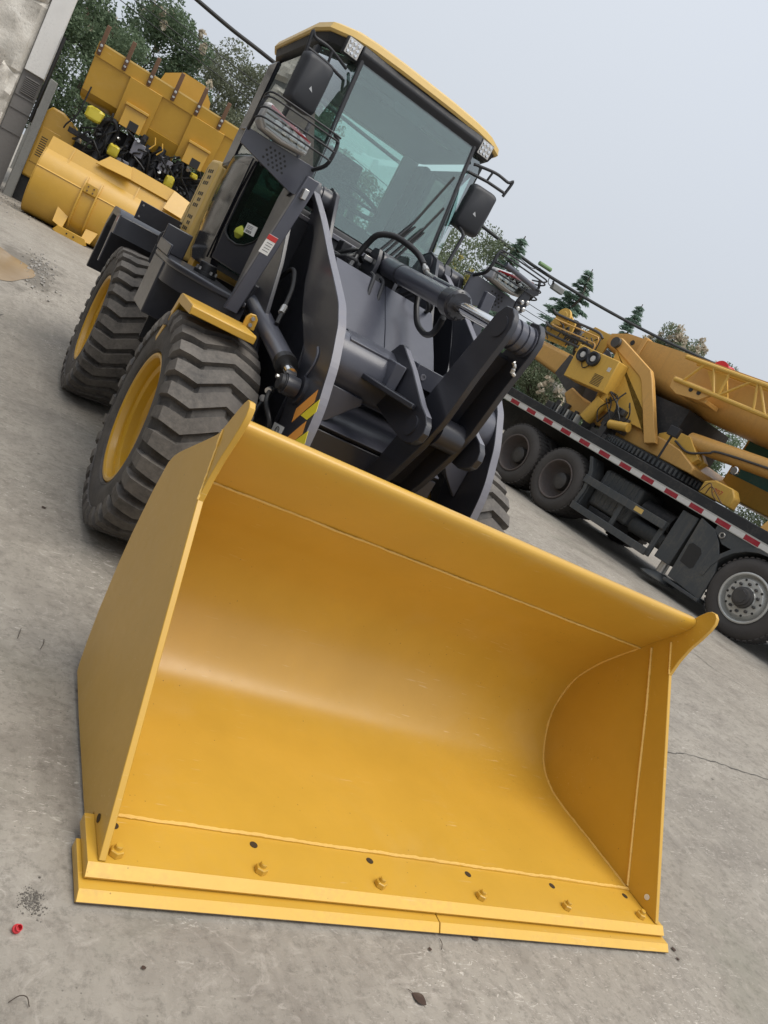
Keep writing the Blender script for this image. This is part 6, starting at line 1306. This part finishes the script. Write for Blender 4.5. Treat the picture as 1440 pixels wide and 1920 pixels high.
for i in range(420):
    x = rnd.gauss(-1.368, 0.016); y = rnd.gauss(0.003, 0.020); s = 0.001 + 0.004 * rnd.random() ** 3
    rub.box((x, y, s * 0.3), (s, s, s * 0.7), Matrix.Rotation(rnd.uniform(0, 6), 3, Vector((rnd.gauss(0, 1), rnd.gauss(0, 1), 1)).normalized()))
tag(build('grit', rub, 'crumb'), 'small pile of dark grit crumbs above the red cap', kind='stuff')
def leaf(x, y, s, rz, lab):
    mb = MB(); n = 7
    for i in range(n + 1):
        t = i / n; w = math.sin(math.pi * min(1, t * 1.02)) ** 0.8 * 0.36
        for k_ in (-1, 0, 1): mb.v.append((s * (t - 0.5), s * w * k_ + s * 0.03 * math.sin(7 * t), 0.004 + s * 0.10 * abs(k_) * w + 0.03 * s * math.sin(5 * t) + 0.02 * s))
    for i in range(n):
        for k_ in (0, 1): p = i * 3 + k_; mb.f.append((p, p + 3, p + 4, p + 1))
    mb.tube([(s * 0.48, 0, 0.005), (s * 0.75, s * 0.05, 0.004)], s * 0.02, 4)
    o = build('fallen_leaf', mb, 'dead_leaf'); o.location = gpt(x, y); o.rotation_euler = (0, 0, rz)
    tag(o, lab, 'leaf', 'dry leaves on the concrete')
leaf(-0.222, -0.245, 0.055, 2.2, 'largest dark crumpled leaf in front of the bucket near the bottom edge')
leaf(0.162, 0.0, 0.034, 0.4, 'brown leaf just in front of the wear edge past its gap')
leaf(-0.079, -0.06, 0.018, 1.2, 'tiny dark leaf a little in front of the gap in the wear edge')
leaf(1.335, 0.03, 0.03, 0.9, 'small dark leaf close to the far corner of the wear edge')
leaf(1.31, -0.02, 0.022, 0.2, 'smaller leaf beside the far corner of the bucket edge')
leaf(-1.091, -0.18, 0.016, 0.2, 'tiny dark leaf on bare concrete below the first nut')
leaf(-1.32, 2.62, 0.03, 0.7, 'dark leaf lying out beside the front wheel')
def twig(pts, lab):
    tag(build('twig', MB().tube(spline([gpt(x, y, 0.005 + dz) for x, y, dz in pts], 4), 0.0013, 5), 'bark'), lab, 'twig', 'twigs on the concrete')
twig([(-1.345, 1.20, 0), (-1.335, 1.235, 0.006), (-1.33, 1.28, 0.0)], 'thin curved twig on the concrete beside the bucket side plate')
twig([(-1.42, -0.285, 0), (-1.40, -0.275, 0.008), (-1.383, -0.278, 0.008), (-1.375, -0.295, 0)], 'bent wire like twig below the red cap')
twig([(-0.03, -0.06, 0), (-0.018, -0.04, 0.004), (-0.012, -0.015, 0)], 'short pale twig in front of the wear edge')
twig([(-1.43, 1.24, 0), (-1.42, 1.31, 0.005)], 'straight little twig farther out beside the bucket')
# cracks in the slab
def crack(pts, w, seed):
    rnd = random.Random(seed); mb = MB(); P = []
    for i in range(len(pts) - 1):
        a, b = Vector(pts[i] + (0,)), Vector(pts[i + 1] + (0,)); n = max(2, int((b - a).length / 0.035))
        for k_ in range(n): P.append(a.lerp(b, k_ / n) + Vector((rnd.uniform(-1, 1), rnd.uniform(-1, 1), 0)) * 0.010)
    P.append(Vector(pts[-1] + (0,)))
    for i, p in enumerate(P):
        t = (P[min(i + 1, len(P) - 1)] - P[max(i - 1, 0)]).normalized(); nrm = Vector((-t.y, t.x, 0)); ww = w * rnd.uniform(0.4, 1.2)
        for s_ in (-1, 1): q = p + nrm * ww * s_; mb.v.append((q.x, q.y, ground_z(q.x, q.y) + 0.004))
    for i in range(len(P) - 1): mb.f.append((2 * i, 2 * i + 1, 2 * i + 3, 2 * i + 2))
    build('crack', mb, 'crack', ground, fix=False)
M['crack'] = paint('slab_crack', (0.10, 0.095, 0.085), 0.95, 0.0)
crack([(2.6, 1.63), (2.89, 1.59), (3.05, 1.60), (3.27, 1.52), (3.45, 1.42), (3.65, 1.35), (4.1, 1.1), (5.0, 0.9)], 0.0045, 1)
crack([(4.3, 3.3), (4.7, 3.35), (4.86, 3.29), (4.85, 3.0), (5.0, 2.75)], 0.004, 2)
crack([(-2.6, 4.6), (-2.2, 5.2), (-2.0, 6.0), (-1.7, 6.9)], 0.006, 3)
